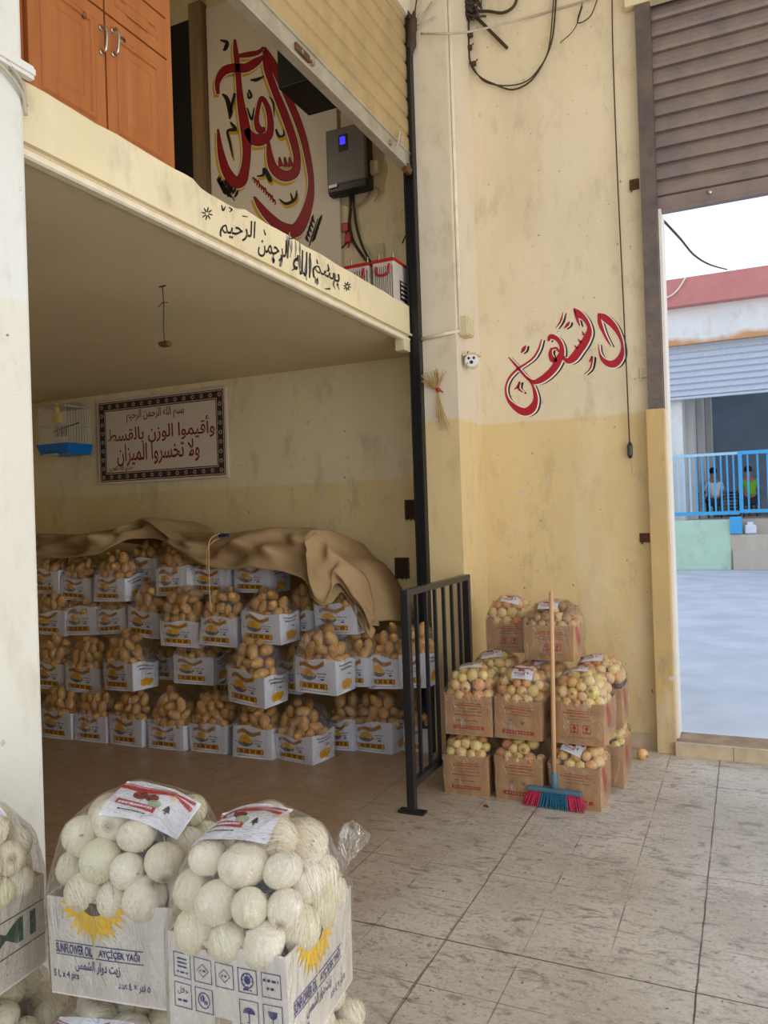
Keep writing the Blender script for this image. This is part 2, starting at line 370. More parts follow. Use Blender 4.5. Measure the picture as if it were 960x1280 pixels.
def rel(mb, loc):                             # shift a builder's points so that they are relative to an Empty at loc
    mb.v = [(v[0]-loc[0], v[1]-loc[1], v[2]-loc[2]) for v in mb.v]; return mb
def spline(pts, n=6):
    """Catmull-Rom through tuples of any length"""
    P = [np.array(p, float) for p in pts]
    if len(P) < 3: return [tuple(P[0] + (P[-1]-P[0])*i/n) for i in range(n+1)]
    P = [2*P[0]-P[1]] + P + [2*P[-1]-P[-2]]; out = []
    for i in range(1, len(P)-2):
        for k in range(n):
            t = k/n; a, b, c, d = P[i-1:i+3]
            out.append(tuple(.5*((2*b) + (-a+c)*t + (2*a-5*b+4*c-d)*t*t + (-a+3*b-3*c+d)*t**3)))
    out.append(tuple(P[-2])); return out
def cable(mb, pts, r, n=8, seg=6, mi=0): return mb.tube(spline(pts, n), r, mi, seg)

# ------------------------------------------------------------------ lettering
T = {0x622:(0xFE81,2),0x623:(0xFE83,2),0x625:(0xFE87,2),0x627:(0xFE8D,2),0x628:(0xFE8F,4),0x629:(0xFE93,2),0x62A:(0xFE95,4),0x62B:(0xFE99,4),0x62C:(0xFE9D,4),0x62D:(0xFEA1,4),0x62E:(0xFEA5,4),0x62F:(0xFEA9,2),0x630:(0xFEAB,2),0x631:(0xFEAD,2),0x632:(0xFEAF,2),0x633:(0xFEB1,4),0x634:(0xFEB5,4),0x635:(0xFEB9,4),0x636:(0xFEBD,4),0x637:(0xFEC1,4),0x638:(0xFEC5,4),0x639:(0xFEC9,4),0x63A:(0xFECD,4),0x641:(0xFED1,4),0x642:(0xFED5,4),0x643:(0xFED9,4),0x644:(0xFEDD,4),0x645:(0xFEE1,4),0x646:(0xFEE5,4),0x647:(0xFEE9,4),0x648:(0xFEED,2),0x649:(0xFEEF,2),0x64A:(0xFEF1,4)}
def arabic(s):
    out = []; prev = False; i = 0
    while i < len(s):
        c = s[i]
        if ord(c) not in T: out.append(c); prev = False; i += 1; continue
        if c == 'ل' and i+1 < len(s) and s[i+1] in 'اأ':
            out.append(chr({'ا': 0xFEFB, 'أ': 0xFEF7}[s[i+1]] + (1 if prev else 0))); prev = False; i += 2; continue
        b, k = T[ord(c)]; nx = i+1 < len(s) and ord(s[i+1]) in T and k == 4
        out.append(chr(b + ((3 if nx else 1) if prev else (2 if nx else 0)))); prev = nx; i += 1
    return ''.join(reversed(out))
TXT = {}
def text2d(s, bold=0.0):
    """flat triangles of a line of writing, normalised to a unit-width box: (verts, faces, aspect)"""
    k = (s, bold)
    if k in TXT: return TXT[k]
    c = bpy.data.curves.new('line', 'FONT'); c.body = s; c.size = 1; c.offset = bold; c.resolution_u = 3
    o = bpy.data.objects.new('line', c); COL.objects.link(o)
    dg = bpy.context.evaluated_depsgraph_get(); dg.update()
    me = bpy.data.meshes.new_from_object(o.evaluated_get(dg))
    vs = np.array([v.co[:2] for v in me.vertices]); fs = [tuple(p.vertices) for p in me.polygons]
    bpy.data.objects.remove(o); bpy.data.curves.remove(c); bpy.data.meshes.remove(me)
    lo, hi = vs.min(0), vs.max(0); w, h = hi-lo
    TXT[k] = ((vs-lo)/np.array([w, h]), fs, h/w); return TXT[k]
def put_text(mb, s, P, u0, v0, u1, v1, mi, bold=.01):
    """writes s in the box u0..u1, v0..v1 of a surface map P(u, v)"""
    vs, fs, _ = text2d(s, bold)
    mb.add([P(u0 + x*(u1-u0), v0 + y*(v1-v0)) for x, y in vs], fs, mi)
def ribbon2d(pts, n=7):
    """a brush stroke: (x, y, width) points -> left / right edge lists"""
    S = spline(pts, n); L = []; R = []
    for i, (x, y, w) in enumerate(S):
        a = S[max(i-1, 0)]; b = S[min(i+1, len(S)-1)]; dx, dy = b[0]-a[0], b[1]-a[1]; d = math.hypot(dx, dy) or 1
        w = max(w, 1)/2; L.append((x - dy/d*w, y + dx/d*w)); R.append((x + dy/d*w, y - dx/d*w))
    return L, R
def stroke(mb, pts, P, mi, grow=0, dx=0, dy=0, n=7):
    L, R = ribbon2d([(x+dx, y+dy, w+grow) for x, y, w in pts], n)
    vs = [P(*p) for p in L] + [P(*p) for p in R]; k = len(L)
    mb.add(vs, [(i, i+1, k+i+1, k+i) for i in range(k-1)], mi)

# ------------------------------------------------------------------ the setting
XP, XB, YW = -1.714, -2.02, 5.43           # pillar side face, beam face, back wall
XN = -2.0                                   # white pillar's side face
def sbox(name, a, b, mat): return struct(MB().box(a, b).build(name, mat))
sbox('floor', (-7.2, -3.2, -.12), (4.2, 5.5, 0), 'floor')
sbox('wall_alcove', (-7.2, YW, 0), (-1.9, YW+.25, 6.5), 'alcove')
sbox('wall_right', (-1.9, YW, 0), (-.50, YW+.25, 6.5), 'wall')
sbox('wall_left', (-7.2, 1.0, 0), (-7.0, YW, 6.5), 'alcove')
sbox('unseen_wall_near', (-7.0, 1.0, 0), (-2.3, 1.2, 6.5), 'alcove')  # unseen wall added to keep the alcove dim
sbox('wall_lintel', (-.50, YW, 5.0), (4.2, YW+.25, 6.5), 'wall')
sbox('wall_far', (2.6, YW, 0), (4.2, YW+.25, 6.5), 'wall')
sbox('ceiling', (-7.2, -3.2, 6.5), (4.2, 5.7, 6.6), 'ceil')
sbox('pillar', (-2.03, 4.92, 0), (XP, YW, 6.5), 'pillar')
b = MB(); b.bbox((-2.45, .55, 0), (XN, 1.742, 6.5), .012); struct(b.build('white_pillar', 'whitepillar'))
# loft slab with its painted edge beam, plain soffit and bead
sbox('loft_slab', (-7.0, 1.2, 2.80), (-2.16, YW, 3.0), 'soffit')
bm_ = bmesh.new()
b = MB(); NY = 60; rr = random.Random(4)
ys = [1.742 + (4.92-1.742)*i/NY for i in range(NY+1)]
top = [3.02 + .005*math.sin(i*.9)*rr.random() - (.018 if 17 <= i <= 22 else 0) for i in range(NY+1)]
prof = lambda y, zt: [(-2.16, y, 2.80), (-2.045, y, 2.80), (-2.03, y, 2.815), (XB, y, 2.83), (XB, y, zt-.01), (XB-.02, y, zt), (-2.16, y, zt)]
vs = [p for y, z in zip(ys, top) for p in prof(y, z)]
b.add(vs, [(i*7+k, i*7+(k+1) % 7, (i+1)*7+(k+1) % 7, (i+1)*7+k) for i in range(NY) for k in range(7)] + [tuple(range(7)), tuple(NY*7+6-k for k in range(7))])
struct(b.build('loft_beam', 'beam'))
b = MB(); b.tube([(-2.035, 1.742, 2.785), (-2.035, 4.92, 2.785)], .016, 0, 10); b.box((-2.06, 1.742, 2.77), (-2.035, 4.92, 2.80)); struct(b.build('trim_1', 'trim'))
b = MB(); b.box((-2.06, 1.742, 2.812), (-2.012, 4.92, 2.826)); struct(b.build('trim_2', 'beam'))
b = MB(); qa = onx(33, 80, -1.985).z; qb = onx(33, 97, -1.985).z; b.bbox((-2.0, .55, qb), (-1.975, 1.765, qa), .004); b.bbox((-2.0, .55, qb+.012), (-1.968, 1.765, qa-.012), .003); struct(b.build('trim_7', 'whitepillar'))
sbox('shutter_lintel', (-2.06, 1.742, 4.97), (-1.96, 4.92, 6.5), 'pillar')
sbox('baseboard_right', (XP, YW-.015, 0), (-.53, YW, .10), 'stone')
# door opening: post, sill and step
b = MB(); b.bbox((-.575, 5.34, 0), (-.46, YW+.0, 2.24), .006); struct(b.build('trim_3', 'post'))
b = MB(); b.box((-.46, 5.31, 0), (2.6, 5.345, .085)); 
for x in (-.12, .62, 1.35): b.box((x-.0015, 5.309, 0), (x+.0015, 5.311, .085), 1)
struct(b.build('trim_4', ['stone', 'rust']))
sbox('door_sill', (-.46, 5.345, 0), (2.6, 5.62, .075), 'dirtysill')
b = MB(); b.box((-.463, 5.43, .08), (-.445, 5.66, 3.56)); struct(b.build('trim_5', 'whitep'))
# ---- outdoors
YO = 21.4
sbox('street', (-16, 5.62, -.2), (16, YO+.2, -.005), 'asphalt')
sbox('platform', (-16, YO, -.1), (16, YO+16, ony(845, 651, YO).z), 'concrete')

def facade():
    e = empty('market_building', (0, YO, 0), 'white building across the street with red parapet and half open shutter', 'building')
    zt = ony(845, 651, YO).z
    z_sh = ony(838, 433, YO).z; z_f = ony(828, 389, YO).z; z_p = ony(826, 356, YO).z; z_so = ony(838, 497, YO).z
    xl = ony(832, 432, YO).x; xc = ony(845, 560, YO).x
    W_ = lambda mb, name, mat, lab=None: rel(mb, (0, YO, 0)).build(name, mat, e, label=lab)
    b = MB(); b.box((-16, YO-.05, z_sh), (16, YO+.5, z_f)); b.box((-16, YO+.1, zt), (xl-.05, YO+.5, z_sh), 1); W_(b, 'front_wall', ['fascia', 'facade'])
    b = MB(); b.box((-16, YO-.35, z_f), (16, YO+.5, z_p)); W_(b, 'parapet', 'parapet', 'faded red parapet')
    b = MB(); nsl = 12; zz = z_so
    k = int((z_sh-z_so)/.16)+1
    for i in range(k):
        z0 = z_so + i*.16; b.add([(xl-.1, YO+.16, z0), (16, YO+.16, z0), (16, YO+.10, z0+.03), (xl-.1, YO+.10, z0+.03), (16, YO+.16, z0+.16), (xl-.1, YO+.16, z0+.16)], [(0,1,2,3), (3,2,4,5)])
    b.box((xl-.1, YO+.1, z_so-.06), (16, YO+.2, z_so)); W_(b, 'roller_shutter', 'farshutter')
    for i, (px0, px1, yy) in enumerate(((840, 854, .3), (856, 868, 1.6), (872, 880, 3.2), (883, 890, 5.2))):
        x0 = ony(px0, 560, YO+yy).x; x1 = ony(px1, 560, YO+yy).x
        b = MB(); b.box((x0, YO+yy, zt), (x1, YO+yy+1.1, 6.4)); W_(b, 'column', 'facade')
    b = MB(); b.box((-16, YO+15.6, zt), (16, YO+16, 6.6)); b.box((xl-.2, YO+.5, zt), (xl+.1, YO+16, 6.6)); b.box((-16, YO+.5, 6.4), (16, YO+16, 6.7)); W_(b, 'hall_shell', 'hall')
facade()

def low_wall():
    zt = ony(845, 651, YO-.3).z
    b = MB(); x1 = ony(913, 668, YO-.3).x
    b.box((-12, YO-.3, 0), (x1, YO, zt)); b.box((-12, YO-.36, 0), (x1, YO-.3, zt*.45))
    tag(b.build('low_wall', 'greenwall'), 'mint green painted low wall under the blue railing', 'wall')
    b = MB(); zc = ony(930, 668, YO-.3).z; b.box((x1, YO-.32, 0), (8, YO, zc)); b.box((x1+.05, YO-.5, 0), (8, YO-.32, zc*.55))
    tag(b.build('concrete_step', 'concrete'), 'bare concrete step beside the mint green wall', 'step')
    p0 = ony(912, 646, YO-.33); p1 = ony(928, 667, YO-.33)
    b = MB(); b.bbox((p0.x, YO-.37, p1.z), (p1.x, YO-.32, p0.z), .01); tag(b.build('blue_panel', 'skyblue'), 'small sky blue square panel under the railing gate', 'panel')
    p0 = ony(931, 656, YO-.2); p1 = ony(946, 667, YO-.2)
    b = MB(); b.bbox((p0.x, YO-.3, p1.z), (p1.x, YO+.1, p0.z), .04); b.bbox((p0.x+.05, YO-.25, p0.z-.02), (p1.x-.06, YO+.05, p0.z+.07), .03)
    tag(b.build('white_sack', 'shirtwhite'), 'small white sack lying on the concrete step beside the blue panel', 'sack')
low_wall()
def far_railing():
    Y = YO-.15; zt = ony(842, 571, Y).z; zb = ony(845, 643, Y).z; xl = ony(838, 600, Y).x; xg = ony(923, 600, Y).x
    e = empty('street_railing', (xl, Y, zb), 'blue barred railing on the mint green wall', 'railing')
    L = e.location
    b = MB(); b.bar((xl, Y, zt), (xg, Y, zt), .06, .07); rel(b, L).build('top_rail', 'palerail', e)
    b = MB(); b.bar((xl, Y, zb), (xg, Y, zb), .06, .09); rel(b, L).build('bottom_rail', 'skyblue', e)
    for i in range(11):
        x = xl + (xg-xl)*(i+.3)/11; b = MB(); b.tube([(x, Y, zb), (x, Y, zt)], .025, 0, 6); rel(b, L).build('bar', 'palerail' if i < 4 else 'skyblue', e)
    xr = xg + 2.2
    e = empty('railing_gate', (xg, Y, zb), 'bright blue framed gate at the end of the far railing', 'gate'); L = e.location
    b = MB(); b.bar((xg+.05, Y, zb), (xg+.05, Y, zt), .09, .09); b.bar((xr, Y, zb), (xr, Y, zt), .09, .09); b.bar((xg, Y, zt), (xr, Y, zt), .08, .09); b.bar((xg, Y, zb+.03), (xr, Y, zb+.03), .08, .09)
    rel(b, L).build('gate_frame', 'skyblue', e)
    for i in range(1, 10):
        x = xg + (xr-xg)*i/10; b = MB(); b.tube([(x, Y, zb), (x, Y, zt)], .025, 0, 6); rel(b, L).build('bar', 'skyblue', e)
far_railing()
def skinned(name, verts, edges, rad, mat, parent):
    me = bpy.data.meshes.new(name); me.from_pydata(verts, edges, []); o = bpy.data.objects.new(name, me); COL.objects.link(o)
    m = o.modifiers.new('s', 'SKIN'); sub = o.modifiers.new('u', 'SUBSURF'); sub.levels = sub.render_levels = 1
    for i, r in enumerate(rad): me.skin_vertices[0].data[i].radius = (r, r)
    me.skin_vertices[0].data[0].use_root = True
    for v in me.skin_vertices[0].data[1:]: v.use_root = False
    dg = bpy.context.evaluated_depsgraph_get(); dg.update()
    m2 = bpy.data.meshes.new_from_object(o.evaluated_get(dg)); bpy.data.objects.remove(o)
    m2.materials.clear(); m2.materials.append(M[mat])
    for p in m2.polygons: p.use_smooth = True
    o = bpy.data.objects.new(name, m2); COL.objects.link(o); o.parent = parent; return o
def person(px, py, shirt, label):
    zt = ony(845, 651, YO).z; p = ony(px, 640, YO+3.0)
    e = empty('person', (p.x, YO+3.0, zt), label, 'person', rz=.3)
    # sitting, back towards the street: pelvis, spine, neck, head, arms, thighs, shins
    V = [(0,0,.55),(0,.02,.80),(0,.05,1.05),(0,.08,1.15),(0,.10,1.24),(0,.11,1.36),(-.19,.05,1.02),(-.26,.12,.78),(-.18,.34,.72),(.19,.05,1.02),(.26,.12,.78),(.18,.34,.72),(-.1,.05,.50),(-.13,.42,.52),(-.13,.45,.08),(.1,.05,.50),(.13,.42,.52),(.13,.45,.08),(-.13,.58,.04),(.13,.58,.04)]
    E_ = [(0,1),(1,2),(2,3),(3,4),(4,5),(2,6),(6,7),(7,8),(2,9),(9,10),(10,11),(0,12),(12,13),(13,14),(0,15),(15,16),(16,17),(14,18),(17,19)]
    Rr = [.15,.14,.14,.06,.075,.095,.065,.05,.04,.065,.05,.04,.09,.075,.05,.09,.075,.05,.04,.04]
    skinned('body', V, E_, Rr, 'skin', e)
    s = skinned('shirt', [V[0],V[1],V[2],V[6],V[7],V[9],V[10]], [(0,1),(1,2),(2,3),(3,4),(2,5),(5,6)], [.165,.16,.16,.08,.065,.08,.065], shirt, e)
    skinned('trousers', [V[0],V[12],V[13],V[14],V[15],V[16],V[17]], [(0,1),(1,2),(2,3),(0,4),(4,5),(5,6)], [.16,.1,.085,.06,.1,.085,.06], 'trouser', e)
    b = MB(); b.lathe([(.02, -.02), (.10, 0), (.115, .06), (.10, .12), (.05, .16), (.01, .17)], 12, 0, Matrix.Translation((0, .09, 1.30))); b.build('hair', 'hair', e, True)
    st = empty('stool', (p.x, YO+3.0, zt), 'dark stool under the ' + label.split(' sitting')[0], 'stool')
    b = MB(); b.bbox((-.2, -.2, .36), (.2, .2, .41), .01); b.build('seat', 'navy', st)
    for sx_, sy_ in ((-1,-1),(1,-1),(1,1),(-1,1)):
        b = MB(); b.tube([(sx_*.17, sy_*.17, 0), (sx_*.15, sy_*.15, .36)], .018, 0, 6); b.build('leg', 'navy', st)
person(894, 622, 'shirtwhite', 'person in white shirt sitting behind the far blue railing')
person(938, 622, 'shirtgreen', 'person in green shirt sitting behind the far gate')
rr = random.Random(9); zt = ony(845, 651, YO).z
for i in range(12):
    c = ony(878 + (i % 6)*13, 640, YO+6.0); z = zt + .42*(i//6)
    b = MB(); w = .165
    b.box((-w, -.2, 0), (w, .2, .03))
    for z0 in (.1, .2, .3): b.box((-w, -.2, z0), (w, -.17, z0+.06)); b.box((-w, .17, z0), (w, .2, z0+.06)); b.box((-w, -.2, z0), (-w+.03, .2, z0+.06)); b.box((w-.03, -.2, z0), (w, .2, z0+.06))
    for sx_ in (-1, 1):
        for sy_ in (-1, 1): b.box((sx_*w-.025, sy_*.19-.02, 0), (sx_*w+.025, sy_*.19+.02, .40))
    o = b.build('crate', 'brownwood' if i % 3 else 'navy'); o.location = (c.x, YO+6.0, z)
    tag(o, 'slatted crate stacked deep in the hall behind the far railing', 'crate', 'crates in the hall across the street')
b = MB(); cable(b, [ony(822, 268, 8.6), ony(850, 298, 10), ony(868, 319, 12), ony(888, 331, 15), ony(909, 337, YO-.3)], .015, 8, 6)
tag(b.build('overhead_cable', 'cable'), 'black cable sagging across the sky above the street', 'cable')
b = MB(); cable(b, [ony(826, 374, YO-.4), ony(838, 370, YO-.4), ony(848, 361, YO-.4), ony(857, 347, YO-.4)], .02, 6, 5)
tag(b.build('parapet_cable', 'whitep'), 'thin white cable hanging over the red parapet', 'cable')

# ------------------------------------------------------------------ roller shutters
def slats(mb, p0, p1, outn, z0, z1, pitch, mi=0, depth=.018):
    """corrugated curtain between two plan points"""
    p0 = Vector(p0); p1 = Vector(p1); n = Vector(outn); pr = []
    z = z0
    while z < z1 - 1e-4:
        for t, d in ((0, 0), (.05, 0), (.11, .75), (.3, 1), (.62, 1), (.86, .8), (.92, .45)):
            if z + t*pitch <= z1: pr.append((z + t*pitch, d*depth))
        z += pitch
    pr.append((z1, 0))
    vs = [Vector((p.x, p.y, zz)) + n*d for zz, d in pr for p in (p0, p1)]
    mb.add(vs, [(2*i, 2*i+1, 2*i+3, 2*i+2) for i in range(len(pr)-1)], mi)
    mb.add([v - n*.004 for v in vs], [(2*i, 2*i+2, 2*i+3, 2*i+1) for i in range(len(pr)-1)], mi)
zb = 3.925
e = empty('roller_shutter', (-2.0, 3.3, zb), 'tan roller shutter half lowered over the loft opening', 'roller shutter'); L = e.location
b = MB(); slats(b, (-2.0, 1.80, 0), (-2.0, 4.90, 0), (1, 0, 0), zb+.115, 5.0, .125, depth=.014)
rel(b, L).build('slat_curtain', 'shutter_tan', e)
b = MB(); b.box((-2.012, 1.80, zb), (-1.985, 4.90, zb+.118)); b.box((-2.02, 1.80, zb-.012), (-1.965, 4.90, zb)); b.box((-1.99, 1.80, zb+.108), (-1.978, 4.90, zb+.122))
rel(b, L).build('bottom_rail', 'galv', e)
for y in (2.95, 3.45, 3.56, 4.55):
    b = MB(); b.lathe([(.012, 0), (.012, .006), (.018, .006), (.018, .012), (.004, .014)], 12, 0, Matrix.Translation((-1.985, y, zb+.055)) @ Matrix.Rotation(math.pi/2, 4, 'Y')); rel(b, L).build('bolt', 'chrome', e)
q = onx(377, 70, -1.985); b = MB(); b.bbox((-1.986, q.y-.07, zb+.035), (-1.972, q.y+.07, zb+.075), .006); rel(b, L).build('lock_plate', 'rust', e)
b = MB(); q = onx(494, 172, -1.985); cable(b, [(-1.985, q.y, q.z-.08), (-1.96, q.y, q.z-.02), (-1.955, q.y+.01, q.z+.03), (-1.965, q.y+.06, q.z+.04), (-1.972, q.y+.07, q.z)], .006); rel(b, L).build('pull_hook', 'cablegrey', e)
b = MB(); q = onx(508, 212, -1.98); b.bbox((-1.99, q.y-.03, q.z-.03), (-1.955, q.y+.03, q.z+.03), .008); rel(b, L).build('end_latch', 'rust', e)
# guide rail, black, on the pillar face
b = MB(); b.box((-2.03, 4.885, .0), (-1.955, 4.92, 5.0)); b.box((-2.03, 4.86, 0), (-2.018, 4.885, 5.0)); b.box((-1.968, 4.86, 0), (-1.955, 4.885, 5.0)); struct(b.build('guide_rail', 'black'))
# the street door's shutter
z0 = 3.555
e = empty('roller_shutter', (1.0, 5.5, z0), 'weathered grey roller shutter half raised over the street doorway', 'roller shutter'); L = e.location
b = MB(); slats(b, (-.50, 5.5, 0), (2.65, 5.5, 0), (0, -1, 0), z0+.1, 5.02, .106, depth=.03); rel(b, L).build('slat_curtain', 'shutter_grey', e)
b = MB(); b.box((-.50, 5.485, z0), (2.65, 5.51, z0+.1)); b.box((-.5, 5.46, z0-.006), (2.65, 5.52, z0+.004)); rel(b, L).build('bottom_rail', 'shutter_grey', e)
b = MB(); q = ony(887, 240, 5.48); b.lathe([(.014, 0), (.014, .012), (.005, .016)], 12, 0, Matrix.Translation((q.x, 5.485, q.z)) @ Matrix.Rotation(math.pi/2, 4, 'X')); rel(b, L).build('bolt', 'chrome', e)
b = MB(); b.box((-.56, 5.37, 2.24), (-.48, 5.43, 5.0)); b.box((-.48, 5.37, 2.24), (-.466, 5.60, 5.0)); struct(b.build('guide_rail', 'darkrail'))
b = MB(); b.box((-.62, 5.36, 4.9), (2.6, 5.43, 5.02)); struct(b.build('trim_6', 'beam'))
# ------------------------------------------------------------------ things in the loft
def cabinet():
    X = -2.10; f = lambda x, y: onx(x, y, X)
    y1 = f(219, 195).y; zt = 5.3
    e = empty('wooden_cabinet', (X-.25, 2.0, 3.0), 'orange brown varnished wooden cabinet standing on the loft edge', 'cabinet'); L = e.location
    b = MB(); b.bbox((X-.5, 1.76, 3.0), (X-.022, y1, zt), .006); b.box((X-.022, y1-.03, 3.0), (X-.004, y1, zt)); rel(b, L).build('carcass', 'wood', e)
    ym = f(134, 130).y; y2 = f(212, 130).y; yl = ym - (y2-ym)
    zd = f(210, 76).z; zdr = f(210, 26).z
    def front(name, ya, yb, za, zb_):
        b = MB(); g = .004; b.bbox((X-.02, ya+g, za+g), (X+.0, yb-g, zb_-g), .003)
        s = .055; vs = []; fs = []
        rings = [(s, 0), (s+.008, .006), (s+.02, .006), (s+.026, -.004), (s+.05, -.004), (s+.065, .004)]
        for d, h in rings: vs += [(X+.001+h, ya+d, za+d), (X+.001+h, yb-d, za+d), (X+.001+h, yb-d, zb_-d), (X+.001+h, ya+d, zb_-d)]
        for r in range(len(rings)-1): fs += [(4*r+k, 4*r+(k+1) % 4, 4*r+4+(k+1) % 4, 4*r+4+k) for k in range(4)]
        n = 4*(len(rings)-1); fs.append((n, n+1, n+2, n+3)); b.add(vs, fs)
        o = rel(b, L).build(name, 'wood', e); return o
    def handle(par, y, z):
        b = MB(); cable(b, [(X+.002, y, z+.045), (X+.02, y, z+.045), (X+.03, y, z+.02), (X+.028, y, z-.02), (X+.02, y, z-.045), (X+.002, y, z-.045)], .0055)
        b.lathe([(.011, 0), (.011, .003), (.004, .004)], 10, 0, Matrix.Translation((X+.001, y, z+.045)) @ Matrix.Rotation(math.pi/2, 4, 'Y')); b.lathe([(.011, 0), (.011, .003), (.004, .004)], 10, 0, Matrix.Translation((X+.001, y, z-.045)) @ Matrix.Rotation(math.pi/2, 4, 'Y'))
        rel(b, L).build('handle', 'chrome', par, True)
    def lock(par, y, z):
        b = MB(); b.lathe([(.013, 0), (.013, .004), (.006, .006), (.006, .002), (.001, .002)], 12, 0, Matrix.Translation((X+.002, y, z)) @ Matrix.Rotation(math.pi/2, 4, 'Y')); rel(b, L).build('lock', 'rust', par)
    d = front('door', yl, ym, 3.02, zd); q = f(126, 50); handle(d, q.y, q.z); q = f(104, 19); lock(d, q.y, q.z)
    d = front('door', ym, y2, 3.02, zd); q = f(141, 53); handle(d, q.y, q.z); q = f(153, 51); lock(d, q.y, q.z)
    for a, c in ((zd, zdr), (zdr, zdr+.24)):
        d = front('drawer_front', ym, y2, a, min(c, zt)); d = front('drawer_front', yl, ym, a, min(c, zt))
cabinet()
YL = YW - .0
q0 = ony(215, 190, YL); q1 = ony(249, 190, YL); q2 = ony(268, 190, YL)
e = empty('loft_door', (q0.x, YL, 3.0), 'black door leaf with brown jamb beside the wooden cabinet', 'door'); L = e.location
b = MB(); b.bbox((q0.x-.35, YL-.05, 3.0), (q1.x, YL-.015, 5.9), .004); rel(b, L).build('door_leaf', 'blackboard', e)
b = MB(); b.bbox((q1.x, YL-.09, 3.0), (q2.x-.03, YL-.005, 6.0), .004); b.box((q1.x, YL-.06, 3.0), (q1.x+.03, YL-.05, 6.0)); rel(b, L).build('door_jamb', 'brownwood', e)
# big calligraphy panel
def big_panel():
    Y = YL-.03; x0 = ony(263, 200, Y).x; x1 = ony(424, 240, Y).x
    e = empty('calligraphy_panel', ((x0+x1)/2, Y, 3.02), 'tall white panel with big dark red and yellow calligraphy in the loft', 'sign'); L = e.location
    b = MB(); b.bbox((x0, Y, 3.02), (x1, YL-.002, 5.95), .004); rel(b, L).build('panel', 'panelwhite', e)
    b = MB(); k = [0]
    P0 = lambda off: (lambda x, y: ony(255+x/4.57, 30+y/4.57, Y-off))
    S = [[(80,400,12),(78,330,26),(112,270,42),(170,250,46),(240,250,46),(300,215,40),(338,185,12)],
         [(195,182,14),(250,175,26),(310,162,20),(340,132,6)],
         [(175,88,6),(180,150,22),(192,250,26),(200,350,28),(210,450,36),(226,540,48),(242,640,52),(244,740,42),(234,830,46),(212,895,62),(172,900,60),(128,840,48),(102,760,36),(88,680,22),(80,600,6)],
         [(240,600,30),(280,655,60),(330,660,62),(372,630,40),(380,560,30),(365,480,26),(335,425,20),(320,440,18),(306,500,18),(300,560,24),(318,605,34),(350,600,20)],
         [(345,150,14),(360,250,34),(405,380,36),(450,490,40),(490,600,40),(520,700,38),(532,780,36),(515,850,50),(460,868,58),(402,830,48),(377,760,34),(367,670,12)],
         [(430,760,5),(440,815,26)],[(460,760,5),(470,815,26)],[(488,760,5),(496,815,26)],
         [(345,132,8),(390,220,38),(430,310,36),(480,420,36),(530,540,36),(570,660,34),(600,800,30),(612,900,28),(604,1000,40),(570,1110,58),(520,1180,72),(440,1160,58),(370,1100,44),(320,1040,30),(285,985,6)]]
    B = [[(92,92,10),(130,105,22),(122,140,22),(108,150,8)],[(265,320,10),(300,318,20),(342,298,6)],[(104,400,10),(130,425,24),(150,500,28),(146,545,6)],[(176,395,16),(165,440,18),(148,500,10)],
         [(150,560,10),(178,600,22),(135,612,14),(148,680,14),(165,765,5)],[(255,375,12),(270,410,14),(255,422,12),(250,390,8)],[(246,478,8),(272,545,14),(286,478,6)],[(372,415,6),(395,450,12),(402,530,4)],
         [(410,600,12),(428,640,16),(455,635,12),(455,602,6)],[(300,870,6),(338,862,16),(345,828,20),(375,885,26),(382,905,6)],[(428,1000,6),(470,1026,18),(520,1000,16),(530,950,5)],[(495,965,6),(505,1005,14)],
         ]
    for s in S: stroke(b, s, P0(.0012), 2, 14, -10, 20)
    for s in B[3:5] + B[-3:] + B[8:9]: stroke(b, s, P0(.0012), 2, 6, 6, 16)
    for s in S: stroke(b, s, P0(.0020), 3, 16, 0, 2)
    for s in S: stroke(b, s, P0(.0026), 1, 6)
    for s in S: stroke(b, s, P0(.0032), 0)
    for s in B: stroke(b, s, P0(.0036), 1)
    b0 = [(275+i*13, 890+i*14) for i in range(10)]
    for i, (x, y) in enumerate(b0):
        stroke(b, [(x, y, 4), (x+8, y-14-(i % 3)*5, 8), (x+16, y+8, 8), (x+10, y+18, 4)], P0(.003), 0, n=4)
    def ear(xa, ya, xb_, yb_):
        stroke(b, [(xa, ya, 6), ((xa+xb_)/2, (ya+yb_)/2, 8), (xb_, yb_, 3)], P0(.003), 1)
        for i in range(5):
            t = .15+.17*i; x = xa+(xb_-xa)*t; y = ya+(yb_-ya)*t
            for s in (-1, 1): stroke(b, [(x+s*8, y, 4), (x+s*22, y-22, 16), (x+s*24+8, y-48, 4)], P0(.003), 1, n=4)
    ear(600, 1270, 650, 1110); ear(175, 1010, 100, 900); ear(140, 990, 95, 900)
    # the part of the drawing that ends at the beam stays on the panel
    rel(b, L).build('lettering', ['darkred', 'ink', 'yellowp', 'panelwhite'], e)
big_panel()
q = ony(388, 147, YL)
b = MB(); ys_ = onx(347, 90, q.x).y; b.bbox((q.x, ys_, q.z), (-2.2, YL-.01, 5.5), .01); tag(b.build('black_duct', 'blackboard'), 'black boxed duct under the ceiling behind the tan shutter', 'duct')
